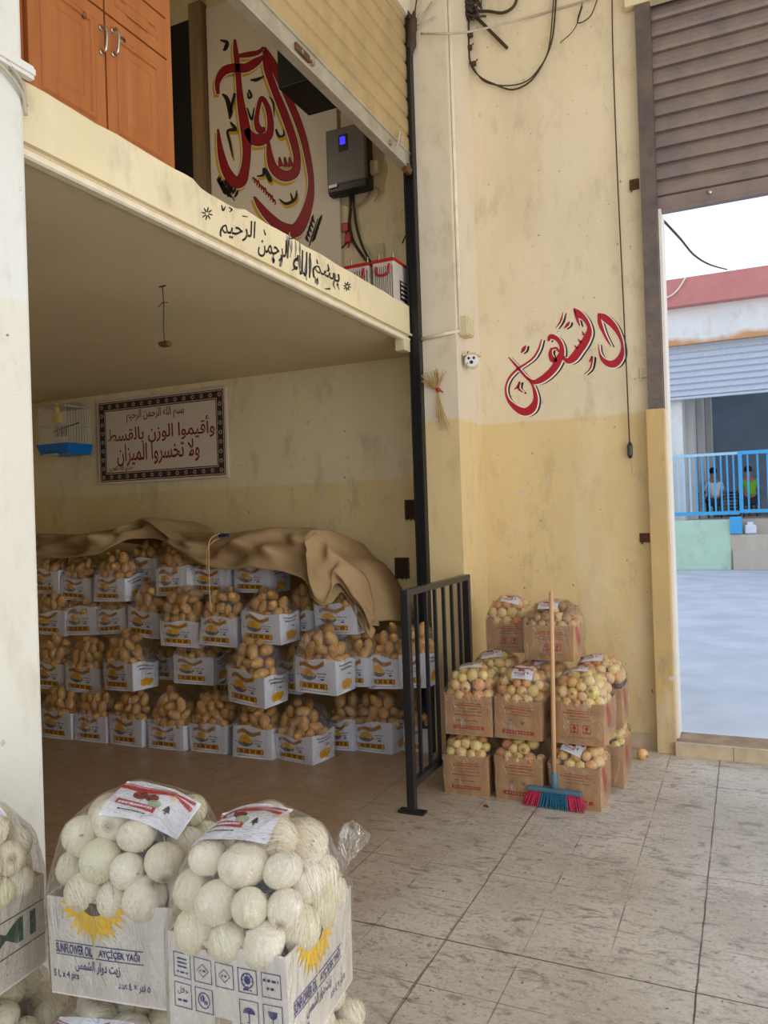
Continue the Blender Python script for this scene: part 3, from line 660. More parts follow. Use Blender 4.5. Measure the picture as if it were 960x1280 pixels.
def inverter():
    Y = YL-.13; a = ony(407, 172, Y); c = ony(457, 222, Y); zt = ony(430, 158, Y).z
    e = empty('solar_inverter', (a.x, Y, c.z), 'dark grey wall inverter with small blue lit display', 'inverter'); L = e.location
    b = MB(); b.bbox((a.x, Y, c.z), (c.x, YL, zt), .012); rel(b, L).build('body', 'invgrey', e)
    b = MB(); b.bbox((a.x-.012, Y+.04, c.z-.06), (c.x+.012, YL-.01, zt+.01), .012); b.bbox((a.x+.0, Y+.01, c.z-.055), (c.x, YL-.01, c.z+.015), .008); rel(b, L).build('back_shell', 'invdark', e)
    d0 = ony(423, 170, Y); d1 = ony(435, 187, Y)
    b = MB(); b.bbox((d0.x, Y-.006, d1.z), (d1.x, Y+.01, d0.z), .003); o = rel(b, L).build('display_bezel', 'invdark', e)
    d0 = ony(425, 172, Y); d1 = ony(432, 180, Y); b = MB(); b.box((d0.x, Y-.0075, d1.z), (d1.x, Y-.005, d0.z)); rel(b, L).build('screen', 'display', o)
    s0 = ony(411, 234, Y); b = MB(); b.box((s0.x, Y-.002, s0.z-.012), (s0.x+.07, Y+.002, s0.z+.012)); rel(b, L).build('sticker', 'paper', e)
inverter()
a = ony(460, 205, YL-.05); c = ony(471, 217, YL-.05)
b = MB(); b.bbox((a.x, YL-.06, c.z), (c.x+.02, YL, a.z+.02), .006); b.bbox((a.x+.005, YL-.068, c.z+.01), (c.x+.015, YL-.058, a.z+.01), .003)
tag(b.build('breaker_box', 'beige_plastic'), 'small pale breaker box on the wall beside the inverter', 'electrical box')
a = ony(463, 307, YL); c = ony(481, 322, YL)
b = MB(); b.bbox((a.x, YL-.02, c.z-.02), (c.x, YL, a.z), .004); tag(b.build('socket_plate', 'beige_plastic'), 'dull socket plate on the wall above the batteries', 'socket')
def wallcable(name, pts, r, mat, label, Y=None):
    Y = Y or YL-.02; b = MB(); cable(b, [ony(x, y, Y - (dy or 0)) for x, y, dy in [(p + (0,))[:3] for p in pts]], r, 6, 6)
    return tag(b.build(name, mat, None, True), label, 'cable')
wallcable('power_cable', [(438, 236), (438, 262), (437, 280), (441, 300), (452, 318), (458, 326, .2), (460, 330, .5)], .012, 'cable', 'thick dark cable running from the inverter down to the batteries')
wallcable('power_cable', [(441, 236), (443, 262), (446, 285), (452, 305), (459, 320, .2), (463, 327, .5)], .010, 'cable', 'second dark cable below the inverter, nearest the pillar')
wallcable('thin_cable', [(408, 240), (411, 258), (409, 272), (414, 285), (417, 300), (412, 310), (404, 296), (410, 280), (414, 262), (412, 242)], .004, 'cablegrey', 'thin looped pale wire hanging below the inverter beside the calligraphy panel')
wallcable('thin_cable', [(416, 244), (428, 254), (442, 256), (456, 248), (464, 232), (467, 218)], .006, 'cablegrey', 'pale cable looping from the inverter to the breaker box')
wallcable('thin_cable', [(424, 248), (438, 259), (455, 252), (468, 235), (474, 240), (468, 252)], .005, 'cablegrey', 'lower pale cable loop under the inverter')
wallcable('thin_cable', [(511, 262), (510, 285), (503, 304)], .005, 'cable', 'short dark wire hanging on the loft wall beside the guide rail')
wallcable('red_lead', [(436, 294), (435, 302), (425, 312), (415, 323), (408, 330)], .007, 'cable', 'dark lead trailing from the red plug down to the loft floor')
q = ony(434, 290, YL-.03)
e = empty('red_connector', q, 'red plug connectors hanging on the cable below the inverter', 'connector')
for dz, dx in ((.04, -.01), (-.05, .01)):
    b = MB(); b.bbox((dx-.03, -.015, dz-.035), (dx+.025, .015, dz+.03), .005); b.tube([(dx, 0, dz-.07), (dx, 0, dz-.03)], .008); b.build('plug', 'redplastic', e)
def battery(pxa, pxb, yt, label, Y=4.72):
    a = ony(pxa, yt, Y); c = ony(pxb, yt, Y); x0, x1, zt = a.x, c.x, a.z; z0 = 3.0; y1 = Y+.42
    e = empty('storage_battery', ((x0+x1)/2, Y+.2, z0), label, 'battery', 'batteries on the loft edge'); L = e.location
    b = MB(); b.bbox((x0, Y, z0), (x1, y1, zt-.02), .008)
    n = 9
    for i in range(n):
        x = x0+.012+(x1-x0-.024)*i/n; b.box((x, Y-.004, z0+.01), (x+(x1-x0-.024)/n*.55, Y+.002, zt-.05))
        b.box((x+(x1-x0-.024)/n*.58, Y-.001, z0+.01), (x+(x1-x0-.024)/n*.98, Y+.001, zt-.05), 1)
    rel(b, L).build('case', ['batt', 'battgroove'], e)
    b = MB(); b.box((x1-.001, Y+.09, z0+.05), (x1+.001, y1-.06, zt-.13)); 
    for i in range(4): b.box((x1+.0008, Y+.11, z0+.07+i*.03), (x1+.0016, y1-.1-.03*(i % 2), z0+.082+i*.03), 1)
    rel(b, L).build('side_label', ['ink', 'batt'], e)
    b = MB(); b.bbox((x0-.003, Y-.004, zt-.022), (x1+.003, y1+.003, zt), .005); rel(b, L).build('lid', 'redplastic', e, label='red lid')
    b = MB(); xm = (x0+x1)/2; w = (x1-x0)*.3
    cable(b, [(xm-w, Y-.006, zt-.05), (xm-w, Y-.012, zt-.085), (xm-w*.6, Y-.014, zt-.11), (xm+w*.6, Y-.014, zt-.11), (xm+w, Y-.012, zt-.085), (xm+w, Y-.006, zt-.04)], .008); rel(b, L).build('rope_handle', 'redplastic', e, True)
    for s in (-.55, .55):
        b = MB(); b.lathe([(.012, 0), (.012, .02), (.006, .022), (.006, .05), (.002, .052)], 10, 0, Matrix.Translation((xm+s*w*2, Y+.05, zt))); rel(b, L).build('terminal', 'chrome', e)
battery(465, 492, 326, 'red topped battery on the loft edge, nearest the pillar')
battery(430, 461, 333, 'red topped battery on the loft edge, farther from the pillar')

# writing painted on the beam
def basmala():
    P = lambda x, y: onx(x, y, XB+.0015)
    b = MB()
    # map a unit box along the beam (u towards the far pillar)
    def PB(a, c, e_, f):
        A, C_, E_, F_ = [onx(*p, XB+.0015) for p in (a, c, e_, f)]
        return lambda u, v: (A*(1-u)+C_*u)*(1-v) + (E_*(1-u)+F_*u)*v
    q = onx(345, 320, XB); e = empty('painted_inscription', q, 'black hand painted Arabic inscription between two stars on the loft beam', 'wall writing')
    def word(s, a, c, e_, f):
        w = MB(); put_text(w, arabic(s), PB(a, c, e_, f), 0, 0, 1, 1, 0, .012); rel(w, q).build('word', 'ink', e)
    word('الرحيم', (274,301), (318,309), (276,270), (320,277))
    word('الرحمن', (322,320), (360,330), (324,293), (362,301))
    word('الله', (366,340), (388,348), (367,308), (389,317))
    word('بسم', (390,346), (424,364), (391,328), (425,343))
    def star(x, y, r):
        for k in range(8):
            a = math.pi/4*k+.2; stroke(b, [(x+r*.25*math.cos(a), y+r*.3*math.sin(a), 1.4), (x+r*.7*math.cos(a), y+r*.85*math.sin(a), 1.6), (x+r*math.cos(a), y+r*1.2*math.sin(a), .5)], P, 0, n=3)
    for s in ([(277,256,1),(279,263,2.5),(282,258,1)], [(286,259,1),(290,262,2),(287,265,1)], [(303,270,1.5),(310,271,1)], [(330,287,1),(332,294,2)], [(362,298,2),(370,298,1)], [(396,324,1),(397,330,2)], [(410,330,1),(411,338,2.5),(408,338,1)], [(406,361,1),(413,361,2.5)], [(365,338,1),(368,336,2)]):
        w = MB(); stroke(w, s, P, 0, n=4); rel(w, q).build('accent_mark', 'ink', e)
    # smudges where the wet paint was rubbed
    rr = random.Random(3); sm = MB()
    for (x, y, w, h) in ((361,312,10,40),(372,322,14,38),(383,335,12,36),(340,322,5,16),(352,328,4,18),(420,352,6,20),(395,352,5,14)):
        for k in range(4):
            xx = x+rr.uniform(-w/2, w/2); yy = y+rr.uniform(-h/3, h/4); stroke(sm, [(xx, yy-h*.25, .8), (xx+rr.uniform(-1, 1), yy, 2.4), (xx+rr.uniform(-2, 2), yy+h*.3, .5)], lambda a, c: onx(a, c, XB+.001), 1, n=3)
    tag(sm.build('paint_smudge', ['ink', 'inkfade']), 'grey smudges of rubbed paint across the middle of the beam inscription', 'paint smudge')
    b = MB(); star(259, 267, 7); tag(b.build('painted_star', 'ink'), 'small black painted star on the beam nearest the wooden cabinet', 'wall writing')
    b = MB(); star(434, 358, 5); tag(b.build('painted_star', 'ink'), 'small black painted star on the beam below the batteries', 'wall writing')
basmala()

# red lettering on the right wall
def red_lettering():
    Pz = lambda off: (lambda x, y: ony(620+x/5.333, 370+y/5.333, YW-off))
    S = [[(680,116,8),(722,143,46),(780,195,40),(822,262,24),(842,330,18),(836,395,36),(800,445,50),(755,452,44),(712,424,28),(690,380,12),(683,318,4)],
         [(682,122,12),(694,185,28),(720,250,18),(745,300,14),(768,336,5)],
         [(518,82,8),(545,112,42),(588,150,34),(618,200,26),(618,250,42),(590,310,52),(555,360,54),(520,408,54),(485,432,40),(455,418,22),(446,400,6)],
         [(520,90,10),(540,150,18),(560,200,6)],[(575,235,5),(588,262,20)],[(546,285,5),(568,312,20)],[(522,328,5),(545,352,20)],
         [(348,300,16),(365,270,32),(405,285,30),(435,330,28),(436,385,40),(415,430,50),(388,480,48),(340,530,46),(290,563,40),(248,572,26),(205,545,18),(165,502,18),(130,460,16),(84,408,8)],
         [(372,345,14),(362,385,26),(378,425,36),(405,420,30)],[(378,350,14),(405,348,14),(420,372,14)],
         [(304,288,8),(286,350,12),(250,410,13),(200,450,13),(142,488,16),(86,550,14),(64,620,13),(80,690,20),(130,745,38),(190,772,52),(238,750,54),(262,700,36),(260,650,26),(240,590,14),(205,545,8)],
         [(168,380,6),(184,355,26),(200,328,5)],[(455,215,7),(478,190,22),(492,170,6)],[(400,215,4),(432,165,12),(448,108,4)],[(590,522,4),(630,480,10),(642,405,14),(624,440,10)],
         [(122,622,6),(145,604,16),(158,570,10),(150,615,16),(182,645,6)]]
    b = MB()
    for s in S: stroke(b, s, Pz(.0012), 1, 2, 20, 6)
    for s in S: stroke(b, s, Pz(.0018), 2, 12 if len(s) > 4 else 6, 4, 2)
    for s in S: stroke(b, s, Pz(.0024), 0)
    tag(b.build('painted_lettering', ['red', 'ink', 'whitep']), 'red brush lettering with black shadow painted on the cream wall', 'wall writing')
red_lettering()

# framed verse on the alcove wall
def verse_board():
    Y = YW-.025
    c = [ony(121, 502, Y), ony(282, 482, Y), ony(285, 597, Y), ony(123, 606, Y)]
    x0 = (c[0].x+c[3].x)/2; x1 = (c[1].x+c[2].x)/2; zt = (c[0].z+c[1].z)/2; zb = (c[2].z+c[3].z)/2
    e = empty('verse_board', ((x0+x1)/2, Y, zb), 'rectangular board of maroon Arabic writing with patterned dark border', 'sign'); L = e.location
    b = MB(); b.bbox((x0, Y, zb), (x1, YW-.001, zt), .004); rel(b, L).build('board', 'sign_face', e)
    m = .022; t = .085; b = MB(); w, h = x1-x0, zt-zb
    P = lambda off: (lambda u, v: Vector((x0+u, Y-off, zb+v)))
    def rect(u0, v0, u1, v1, mi, off): p = P(off); b.add([p(u0, v0), p(u1, v0), p(u1, v1), p(u0, v1)], [(0, 1, 2, 3)], mi)
    for r in ((m, m, w-m, m+t), (m, h-m-t, w-m, h-m), (m, m+t, m+t, h-m-t), (w-m-t, m+t, w-m, h-m-t)): rect(*r, 0, .001)
    for k, d in ((1, .008), (1, t-.014)):
        for r in ((m+d, m+d, w-m-d, m+d+.005), (m+d, h-m-d-.005, w-m-d, h-m-d), (m+d, m+d, m+d+.005, h-m-d), (w-m-d-.005, m+d, w-m-d, h-m-d)): rect(*r, 1, .0016)
    def motif(cu, cv):
        for k in range(8):
            a = k*math.pi/4; p = P(.0018); r = .024; q = .010
            b.add([p(cu+q*math.cos(a-.4), cv+q*math.sin(a-.4)), p(cu+q*math.cos(a+.4), cv+q*math.sin(a+.4)), p(cu+r*math.cos(a), cv+r*math.sin(a))], [(0, 1, 2)], 1)
    nx = 14; ny = 8
    for i in range(nx+1):
        u = m+t/2+(w-2*m-t)*i/nx; motif(u, m+t/2); motif(u, h-m-t/2)
    for i in range(1, ny):
        v = m+t/2+(h-2*m-t)*i/ny; motif(m+t/2, v); motif(w-m-t/2, v)
    rel(b, L).build('border', ['borderink', 'sign_face'], e)
    b = MB(); p = P(.0015)
    def line(s, u0, v0, u1, v1, bold): put_text(b, arabic(s), lambda u, v: p(u*w, v*h), u0, v0, u1, v1, 0, bold)
    line('بسم الله الرحمن الرحيم', .245, .70, .695, .85, .015)
    line('وأقيموا الوزن بالقسط', .085, .455, .915, .70, .012)
    line('ولا تخسروا الميزان', .16, .20, .80, .46, .012)
    line('صدق الله العظيم', .085, .13, .285, .215, .02)
    rel(b, L).build('inscription', 'maroon', e)
verse_board()

# bird cage
def bird_cage():
    Y0 = 5.12; Y1 = 5.40
    a = ony(48, 508, Y0); c = ony(84, 555, Y0); x0, x1 = a.x, c.x; zt = a.z-.01; zt2 = zt; zb = c.z
    e = empty('bird_cage', ((x0+x1)/2, (Y0+Y1)/2, zb-.1), 'small wire bird cage with blue tray on the alcove wall', 'bird cage'); L = e.location
    b = MB(); n = 20
    for i in range(n+1):
        x = x0+(x1-x0)*i/n
        for y in (Y0, Y1): b.tube([(x, y, zb), (x, y, zt)], .0018, 0, 4)
        b.tube([(x, Y0, zt), (x, (Y0+Y1)/2, zt+.035), (x, Y1, zt)], .0018, 0, 4)
    for i in range(1, 9):
        y = Y0+(Y1-Y0)*i/9
        for x in (x0, x1): b.tube([(x, y, zb), (x, y, zt)], .0018, 0, 4)
    for z in (zb, zb+(zt-zb)*.5, zt):
        b.tube([(x0, Y0, z), (x1, Y0, z), (x1, Y1, z), (x0, Y1, z), (x0, Y0, z)], .003, 0, 5)
    rel(b, L).build('wire_cage', 'wire', e)
    b = MB(); d = .02; vs = []
    for (g, z) in ((d, zb+.012), (d+.02, zb+.012), (d+.012, zb), (-.012, zb-.075), (-.02, zb-.08)):
        vs += [(x0-g*.6, Y0-g*.6, z), (x1+g*.6, Y0-g*.6, z), (x1+g*.6, Y1, z), (x0-g*.6, Y1, z)]
    fs = [(4*r+k, 4*r+4+k, 4*r+4+(k+1) % 4, 4*r+(k+1) % 4) for r in range(4) for k in range(4)] + [(16, 19, 18, 17)]
    b.add(vs, fs); b.box((x0-.01, Y0-.01, zb-.03), (x1+.01, Y1-.005, zb-.025)); rel(b, L).build('tray', 'bluep', e, label='blue plastic tray')
    b = MB(); b.bbox((x0+.06, Y0-.02, zb-.095), (x1-.12, Y0+.01, zb-.075), .004); rel(b, L).build('tray_front', 'wire', e)
    q = ony(69, 522, Y0+.02); b = MB(); b.bbox((q.x-.035, Y0+.005, q.z-.045), (q.x+.04, Y0+.07, q.z+.045), .012); b.lathe([(.02, 0), (.025, .05), (.02, .09)], 10, 0, Matrix.Translation((q.x, Y0+.04, q.z+.04))); rel(b, L).build('feeder', 'birdyellow', e, label='yellow feeder')
    b = MB()
    for i in range(6): b.box((q.x-.05+.026*i, Y0+.06, q.z-.17), (q.x-.042+.026*i, Y0+.066, q.z-.07))
    b.tube([(q.x-.07, Y0+.06, q.z-.12), (q.x+.25, Y0+.06, q.z-.06)], .006); rel(b, L).build('perch', 'cable', e)
    b = MB(); b.bbox((x0+.04, Y0+.02, zt-.01), (x1-.03, Y1-.02, zt+.004), .002); rel(b, L).build('roof_sheet', 'cablegrey', e)
bird_cage()

# bare lamp wire from the loft soffit
a = onz(203, 357, 2.80)
e = empty('ceiling_wire', (a.x, a.y, 2.80), 'thin wire with a burnt bulb holder hanging from the loft underside', 'lamp wire')
b = MB(); cable(b, [(0, 0, 0), (.004, 0, -.1), (-.003, .002, -.2), (.002, 0, -.285)], .003, 5, 5); b.tube([(-.03, 0, -.105), (.0, 0, -.085), (.03, 0, -.09)], .0025, 0, 5); b.tube([(-.02, 0, -.004), (.02, 0, -.004)], .004, 0, 5); b.build('wire', 'cable', e)
b = MB(); b.bbox((-.02, -.02, -.31), (.034, .02, -.283), .008); b.tube([(-.02, 0, -.30), (-.035, 0, -.288)], .006); b.build('bulb_holder', 'rust', e)

# recessed boxes in the alcove wall
for (px, py, w, h, lab) in ((514, 637, .10, .15, 'upper empty dark switch box in the alcove wall beside the guide rail'), (503, 710, .12, .16, 'lower empty dark switch box in the alcove wall with bare wires')):
    q = ony(px, py, YW)
    e = empty('switch_box', (q.x, YW, q.z-h/2), lab, 'switch box')
    b = MB(); b.bbox((-w/2, -.012, 0), (w/2, .0, h), .003); b.build('frame', 'rust', e)
    b = MB(); b.box((-w/2+.01, -.0135, .01), (w/2-.01, -.011, h*.96)); b.build('cavity', 'cavity', e)
    b = MB(); rr = random.Random(px)
    for k in range(3): cable(b, [(-w*.3+w*.3*k, -.012, h*.2), (-w*.3+w*.3*k, -.03, h*.15), (-w*.25+w*.3*k, -.028, -.01)], .004, 4, 5)
    b.build('wires', 'cable', e)
b = MB(); q = ony(512, 437, 4.80); b.bbox((-2.09, 4.76, 2.70), (-2.02, 4.86, 2.795), .006); tag(b.build('junction_box', 'beige_plastic'), 'pale junction box under the end of the loft beam', 'electrical box')

# ------------------------------------------------------------------ things on the pillar and right wall
def conduit(): 
    X = XP
    b = MB(); b.tube([(X+.012, 4.975, 2.82), (X+.012, 4.975, 5.35)], .012, 0, 8); tag(b.build('conduit', 'trim', None, True), 'cream vertical conduit on the pillar side above the junction box', 'conduit')
    b = MB(); a = ony(527, 424, 4.907); c = ony(567, 415, 4.907); b.tube([a, c, (X+.012, 4.955, 2.82)], .012, 0, 8); tag(b.build('conduit', 'trim', None, True), 'cream conduit crossing the pillar front at beam height', 'conduit')
conduit()
def cctv():
    q = onx(588, 417, XP)
    b = MB(); b.bbox((XP, 4.965, q.z-.065), (XP+.065, 5.10, q.z+.065), .008); b.bbox((XP+.06, 4.972, q.z-.058), (XP+.072, 5.093, q.z+.058), .004)
    for y in (4.985, 5.08):
        for z in (-.045, .045): b.lathe([(.006, 0), (.006, .003), (.001, .004)], 8, 0, Matrix.Translation((XP+.071, y, q.z+z)) @ Matrix.Rotation(math.pi/2, 4, 'Y'))
    tag(b.build('junction_box', 'beige_plastic'), 'beige square junction box on the pillar above the camera', 'electrical box')
    q = onx(590, 452, XP+.06)
    e = empty('security_camera', q, 'small white security camera on the pillar side below the junction box', 'camera')
    R_ = Matrix.Rotation(math.radians(14), 4, 'Z') @ Matrix.Rotation(math.radians(90), 4, 'X')
    b = MB(); b.lathe([(.02, -.07), (.042, -.06), (.046, 0), (.046, .045), (.043, .052), (.040, .052)], 20, 0, R_); b.build('housing', 'camwhite', e, True)
    b = MB(); b.lathe([(.0405, .050), (.040, .054), (.001, .0545)], 20, 0, R_); f = b.build('face_plate', 'camwhite', e)
    for dx, dy, r, nm in ((0, -.014, .012, 'lens'), (-.017, .014, .009, 'led'), (.017, .014, .009, 'led'), (-.028, -.02, .004, 'led')):
        b = MB(); b.lathe([(r, .053), (r, .058), (r*.5, .0585)], 12, 0, R_ @ Matrix.Translation((dx, dy, 0))); b.build(nm, 'black', f)
    b = MB(); b.bbox((-.05, -.055, .035), (.05, .06, .050), .006); b.build('sun_hood', 'beige_plastic', e)
    b = MB(); b.bbox((-.062, .01, -.03), (-.050, .07, .04), .004); b.tube([(-.056, .04, 0), (-.02, .03, 0)], .012); b.build('bracket', 'camwhite', e)
    b = MB(); cable(b, [(-.03, .05, .02), (-.05, .045, .05), (-.04, .05, .085)], .004, 5, 5); b.build('lead', 'cable', e)
cctv()
qz = onx(30, 104, -1.985).z
for k, (dz, r, lab) in enumerate(((.0, .007, 'upper pale cable sagging under the band on the white pillar'), (-.03, .006, 'lower pale cable sagging under the band on the white pillar'))):
    b = MB(); cable(b, [(-1.985, .6, qz+.02), (-1.98, 1.1, qz-.02+dz), (-1.98, 1.45, qz+.03+dz), (-1.98, 1.62, qz+.045+dz), (-1.985, 1.72, qz+.0+dz), (-2.0, 1.75, qz-.06+dz)], r); tag(b.build('pillar_cable', 'cablegrey', None, True), lab, 'cable')
def straw():
    q = ony(547, 488, 4.905)
    e = empty('straw_bundle', q, 'bundle of dry straw tied with red ribbon hung on the pillar', 'straw decoration'); rr = random.Random(5)
    b = MB()
    for i in range(34):
        a = rr.uniform(-1.0, .5); l = rr.uniform(.07, .15); b.tube(spline([(0, 0, 0), (math.sin(a)*l*.5, -.01, math.cos(a)*l*.5), (math.sin(a)*l+rr.uniform(-.01, .01), -.015-rr.random()*.02, math.cos(a)*l)], 4), .0024, 0, 4)
    b.build('ears', 'straw', e)
    b = MB()
    for i in range(9):
        a = rr.uniform(-.1, .35); l = rr.uniform(.14, .30); b.tube(spline([(0, 0, 0), (math.sin(a)*l*.4, -.008, -l*.5), (math.sin(a)*l, -.006, -l)], 4), .003, 0, 4)
    b.build('stalks', 'straw', e)
    b = MB(); b.lathe([(.004, -.014), (.016, -.008), (.018, .004), (.01, .014)], 10, 0, Matrix.Translation((.01, -.014, 0))); b.tube([(.02, -.02, 0), (.045, -.02, -.02)], .005); b.build('ribbon', 'redplastic', e, label='red ribbon knot')
straw()
# pull cord
a = ony(765, 0, YW-.03); c = ony(787, 552, YW-.03)
e = empty('pull_cord', (c.x, YW-.03, c.z), 'long dark cord with black weight hanging beside the red lettering', 'pull cord'); L = e.location
b = MB(); cable(b, [ony(x, y, YW-.03) for x, y in ((765, -8), (766, 60), (771, 200), (777, 330), (783, 460), (787, 556))], .0045, 5, 5); rel(b, L).build('cord', 'cable', e)
b = MB(); z1 = ony(787, 573, YW-.03).z; b.lathe([(.008, z1), (.016, z1+.02), (.018, c.z-.03), (.012, c.z-.012), (.005, c.z)], 10, 0, Matrix.Translation((c.x, YW-.03, 0))); rel(b, L).build('weight', 'blackmetal', e)
b = MB(); cable(b, [(c.x, YW-.03, z1), (c.x+.008, YW-.03, z1-.06), (c.x+.012, YW-.03, z1-.1), (c.x+.035, YW-.03, z1-.125)], .002, 4, 4); rel(b, L).build('loose_end', 'twine', e)
# latch plates on the wall by the door
for (px, py, w, h, m, lab) in ((806, 466, .07, .065, 'beige_plastic', 'cream latch plate on the wall at lettering height'), (793, 231, .06, .07, 'rust', 'rusty hasp plate high on the wall beside the door rail'), (808, 672, .085, .06, 'rust', 'rusty hasp on the yellow wall beside the door post'), (829, 882, .05, .10, 'post', 'painted hasp low on the wall beside the door post')):
    q = ony(px, py, YW)
    b = MB(); b.bbox((q.x-w/2, YW-.012, q.z-h/2), (q.x+w/2, YW, q.z+h/2), .003); b.lathe([(.008, 0), (.008, .008), (.003, .01)], 8, 0, Matrix.Translation((q.x-w*.2, YW-.012, q.z)) @ Matrix.Rotation(math.pi/2, 4, 'X'))
    b.bar((q.x-w*.3, YW-.016, q.z+h*.4), (q.x-w*.3, YW-.016, q.z-h*.7), .016, .008)
    tag(b.build('hasp', m), lab, 'hasp')
# tangle of old wires
def wires():
    Y = YW-.03
    def w(name, pts, r, lab, mat='cable', yo=None):
        b = MB(); n = len(pts); cable(b, [ony(x, y, (yo[i] if yo else Y)) for i, (x, y) in enumerate(pts)], r, 7, 6); tag(b.build(name, mat, None, True), lab, 'cable')
    w('hanging_cable', [(587, -10), (586, 40), (588, 78), (600, 96), (620, 106), (640, 112), (660, 104), (676, 84), (690, 50), (695, 0), (696, -10)], .006, 'thick dark cable sagging in a wide loop across the upper wall')
    w('hanging_cable', [(583, -10), (584, 40), (587, 72), (594, 88), (606, 102), (630, 107), (655, 103), (672, 88), (686, 60), (692, 0), (693, -10)], .0045, 'thinner cable running along the sagging loop')
    w('cable_stub', [(590, 18), (602, 28), (618, 44), (634, 60)], [.012]*22, 'stiff dark cable stub pointing down from the tangle')
    w('cable_stub', [(592, 14), (610, 14), (628, 16), (642, 8), (648, -8)], .010, 'dark cable end curling up from the tangle')
    w('stretched_wire', [(526, 42), (557, 42), (590, 39), (660, 22), (740, -2), (760, -10)], .007, 'grey wire stretched slanting across the upper wall', 'cablegrey', [4.88, 4.87, 5.06, Y, Y, Y])
    w('thin_wire', [(748, -5), (738, 20), (722, 28), (728, 4)], .004, 'thin loose wire dangling at the top of the wall')
    w('thin_wire', [(728, 8), (718, 36), (700, 54)], .003, 'faint wire below the slanting wire')
    e = None
    q = ony(586, 15, Y)
    e = empty('wire_tangle', q, 'knotted tangle of dark wires high in the pillar corner', 'wire tangle'); rr = random.Random(12)
    for i in range(16):
        b = MB(); pts = [(rr.uniform(-.14, .13), rr.uniform(-.05, 0), rr.uniform(-.1, .16)) for k in range(5)]; b.tube(spline(pts, 6), rr.choice((.006, .008, .005)), 0, 5); b.build('strand', 'cable', e, True)
    for (x, y) in ((588, 44), (587, 60), (592, 80)):
        p = ony(x, y, Y) - q; b = MB(); b.bbox((p.x-.02, p.y-.018, p.z-.017), (p.x+.02, p.y+.014, p.z+.017), .012); b.tube([(p.x-.03, p.y, p.z+.01), (p.x, p.y-.015, p.z-.005), (p.x+.035, p.y-.01, p.z+.02)], .005, 0, 5); b.build('tape_knot', 'cable', e)
    q = ony(516, 38, 4.895)
    e = empty('cable_fan', q, 'fan of pale wires spreading from a dark knot at the lintel end', 'wire tangle')
    for i, (x, y) in enumerate(((500, -6), (507, -8), (522, -8), (528, -8), (540, 2), (548, -6), (545, 20))):
        p = ony(x, y, 4.9) - q; b = MB(); b.tube(spline([(0, 0, 0), (p.x*.5, p.y*.5-.01, p.z*.45), tuple(p)], 5), .005, 0, 5); b.build('strand', 'cablegrey' if i != 2 else 'cable', e, True)
    b = MB(); b.tube(spline([(.02, -.01, .12), (0, -.012, 0), (-.01, -.012, -.12), (-.02, -.01, -.2)], 5), [.008, .014, .022, .03, .034, .034, .03, .03, .032, .034, .03, .022, .016, .010, .008, .006], 0, 7); b.build('wrapped_knot', 'cable', e, True)
wires()

# ------------------------------------------------------------------ black barrier
def barrier():
    X = -1.68; y0 = 3.855; y1 = 4.86; zt = 1.165
    e = empty('steel_barrier', (X, y0, 0), 'black steel barrier with upright bars between the potatoes and the onion boxes', 'barrier'); L = e.location
    for y in (y0, y1):
        b = MB(); b.bbox((X-.022, y-.022, .012), (X+.022, y+.022, zt), .003); rel(b, L).build('post', 'blackmetal', e)
        b = MB(); b.bbox((X-.075, y-.03, 0), (X+.075, y+.03, .014), .003); rel(b, L).build('foot_plate', 'blackmetal', e)
    b = MB(); b.bbox((X-.022, y0-.022, zt-.0), (X+.022, y1+.022, zt+.035), .003); rel(b, L).build('top_rail', 'blackmetal', e)
    b = MB(); b.bbox((X-.018, y0, .13), (X+.018, y1, .17), .003); rel(b, L).build('bottom_rail', 'blackmetal', e)
    for i in range(1, 7):
        y = y0+(y1-y0)*i/7; b = MB(); b.bbox((X-.010, y-.010, .15), (X+.010, y+.010, zt+.01), .002); rel(b, L).build('bar', 'blackmetal', e)
barrier()

# ------------------------------------------------------------------ produce
def onion_mesh(name, mat, seed, sq, neck, seg=18):
    rr = random.Random(seed); b = MB(); pr = []
    for i in range(13):
        t = math.pi*i/12; r = math.sin(t); z = -math.cos(t)*sq
        if i == 12: r, z = .03, sq+neck
        elif i == 11: r, z = r*.55, sq*.97+neck*.35
        elif i == 0: r, z = .10, -sq*.99
        pr.append((r, z))
    b.lathe(pr, seg)
    ph = rr.random()*6
    b.v = [(x*(1+.035*math.sin(3*math.atan2(y, x)+ph)), y*(1+.03*math.sin(2*math.atan2(y, x)+ph*2)), z+.03*x) for x, y, z in b.v]
    n0 = len(b.v)
    for k in range(7):       # root hairs
        a = rr.random()*6.28; b.tube([(.05*math.cos(a), .05*math.sin(a), -sq*.97), (.12*math.cos(a), .12*math.sin(a), -sq-.07)], .015, 0, 3)
    for k in range(3):
        a = rr.random()*6.28; b.tube([(0, 0, sq+neck*.7), (.1*math.cos(a), .1*math.sin(a), sq+neck+.14)], .022, 0, 3)
    return b.mesh(name, mat, True)
def potato_mesh(name, seed):
    rr = random.Random(seed); bm = bmesh.new(); bmesh.ops.create_uvsphere(bm, u_segments=16, v_segments=11, radius=1)
    k = [(Vector((rr.uniform(-1,1), rr.uniform(-1,1), rr.uniform(-1,1))).normalized(), rr.uniform(-.14, .12)) for _ in range(7)]
    for v in bm.verts:
        n = v.co.normalized(); s = 1 + sum(a*max(0, n.dot(d))**3 for d, a in k); v.co = Vector((n.x*s, n.y*s*.92, n.z*s*1.45))
        v.co.x += .12*(v.co.z/1.45)**2*(1 if seed % 2 else -1)
    b = MB(); b.frombm(bm); bm.free(); return b.mesh(name, 'potato', True)
WHITE = [onion_mesh('white_onion', 'white_onion', i, s, nk, 24) for i, (s, nk) in enumerate(((.86, .10), (.92, .16), (.97, .08), (.82, .12)))]
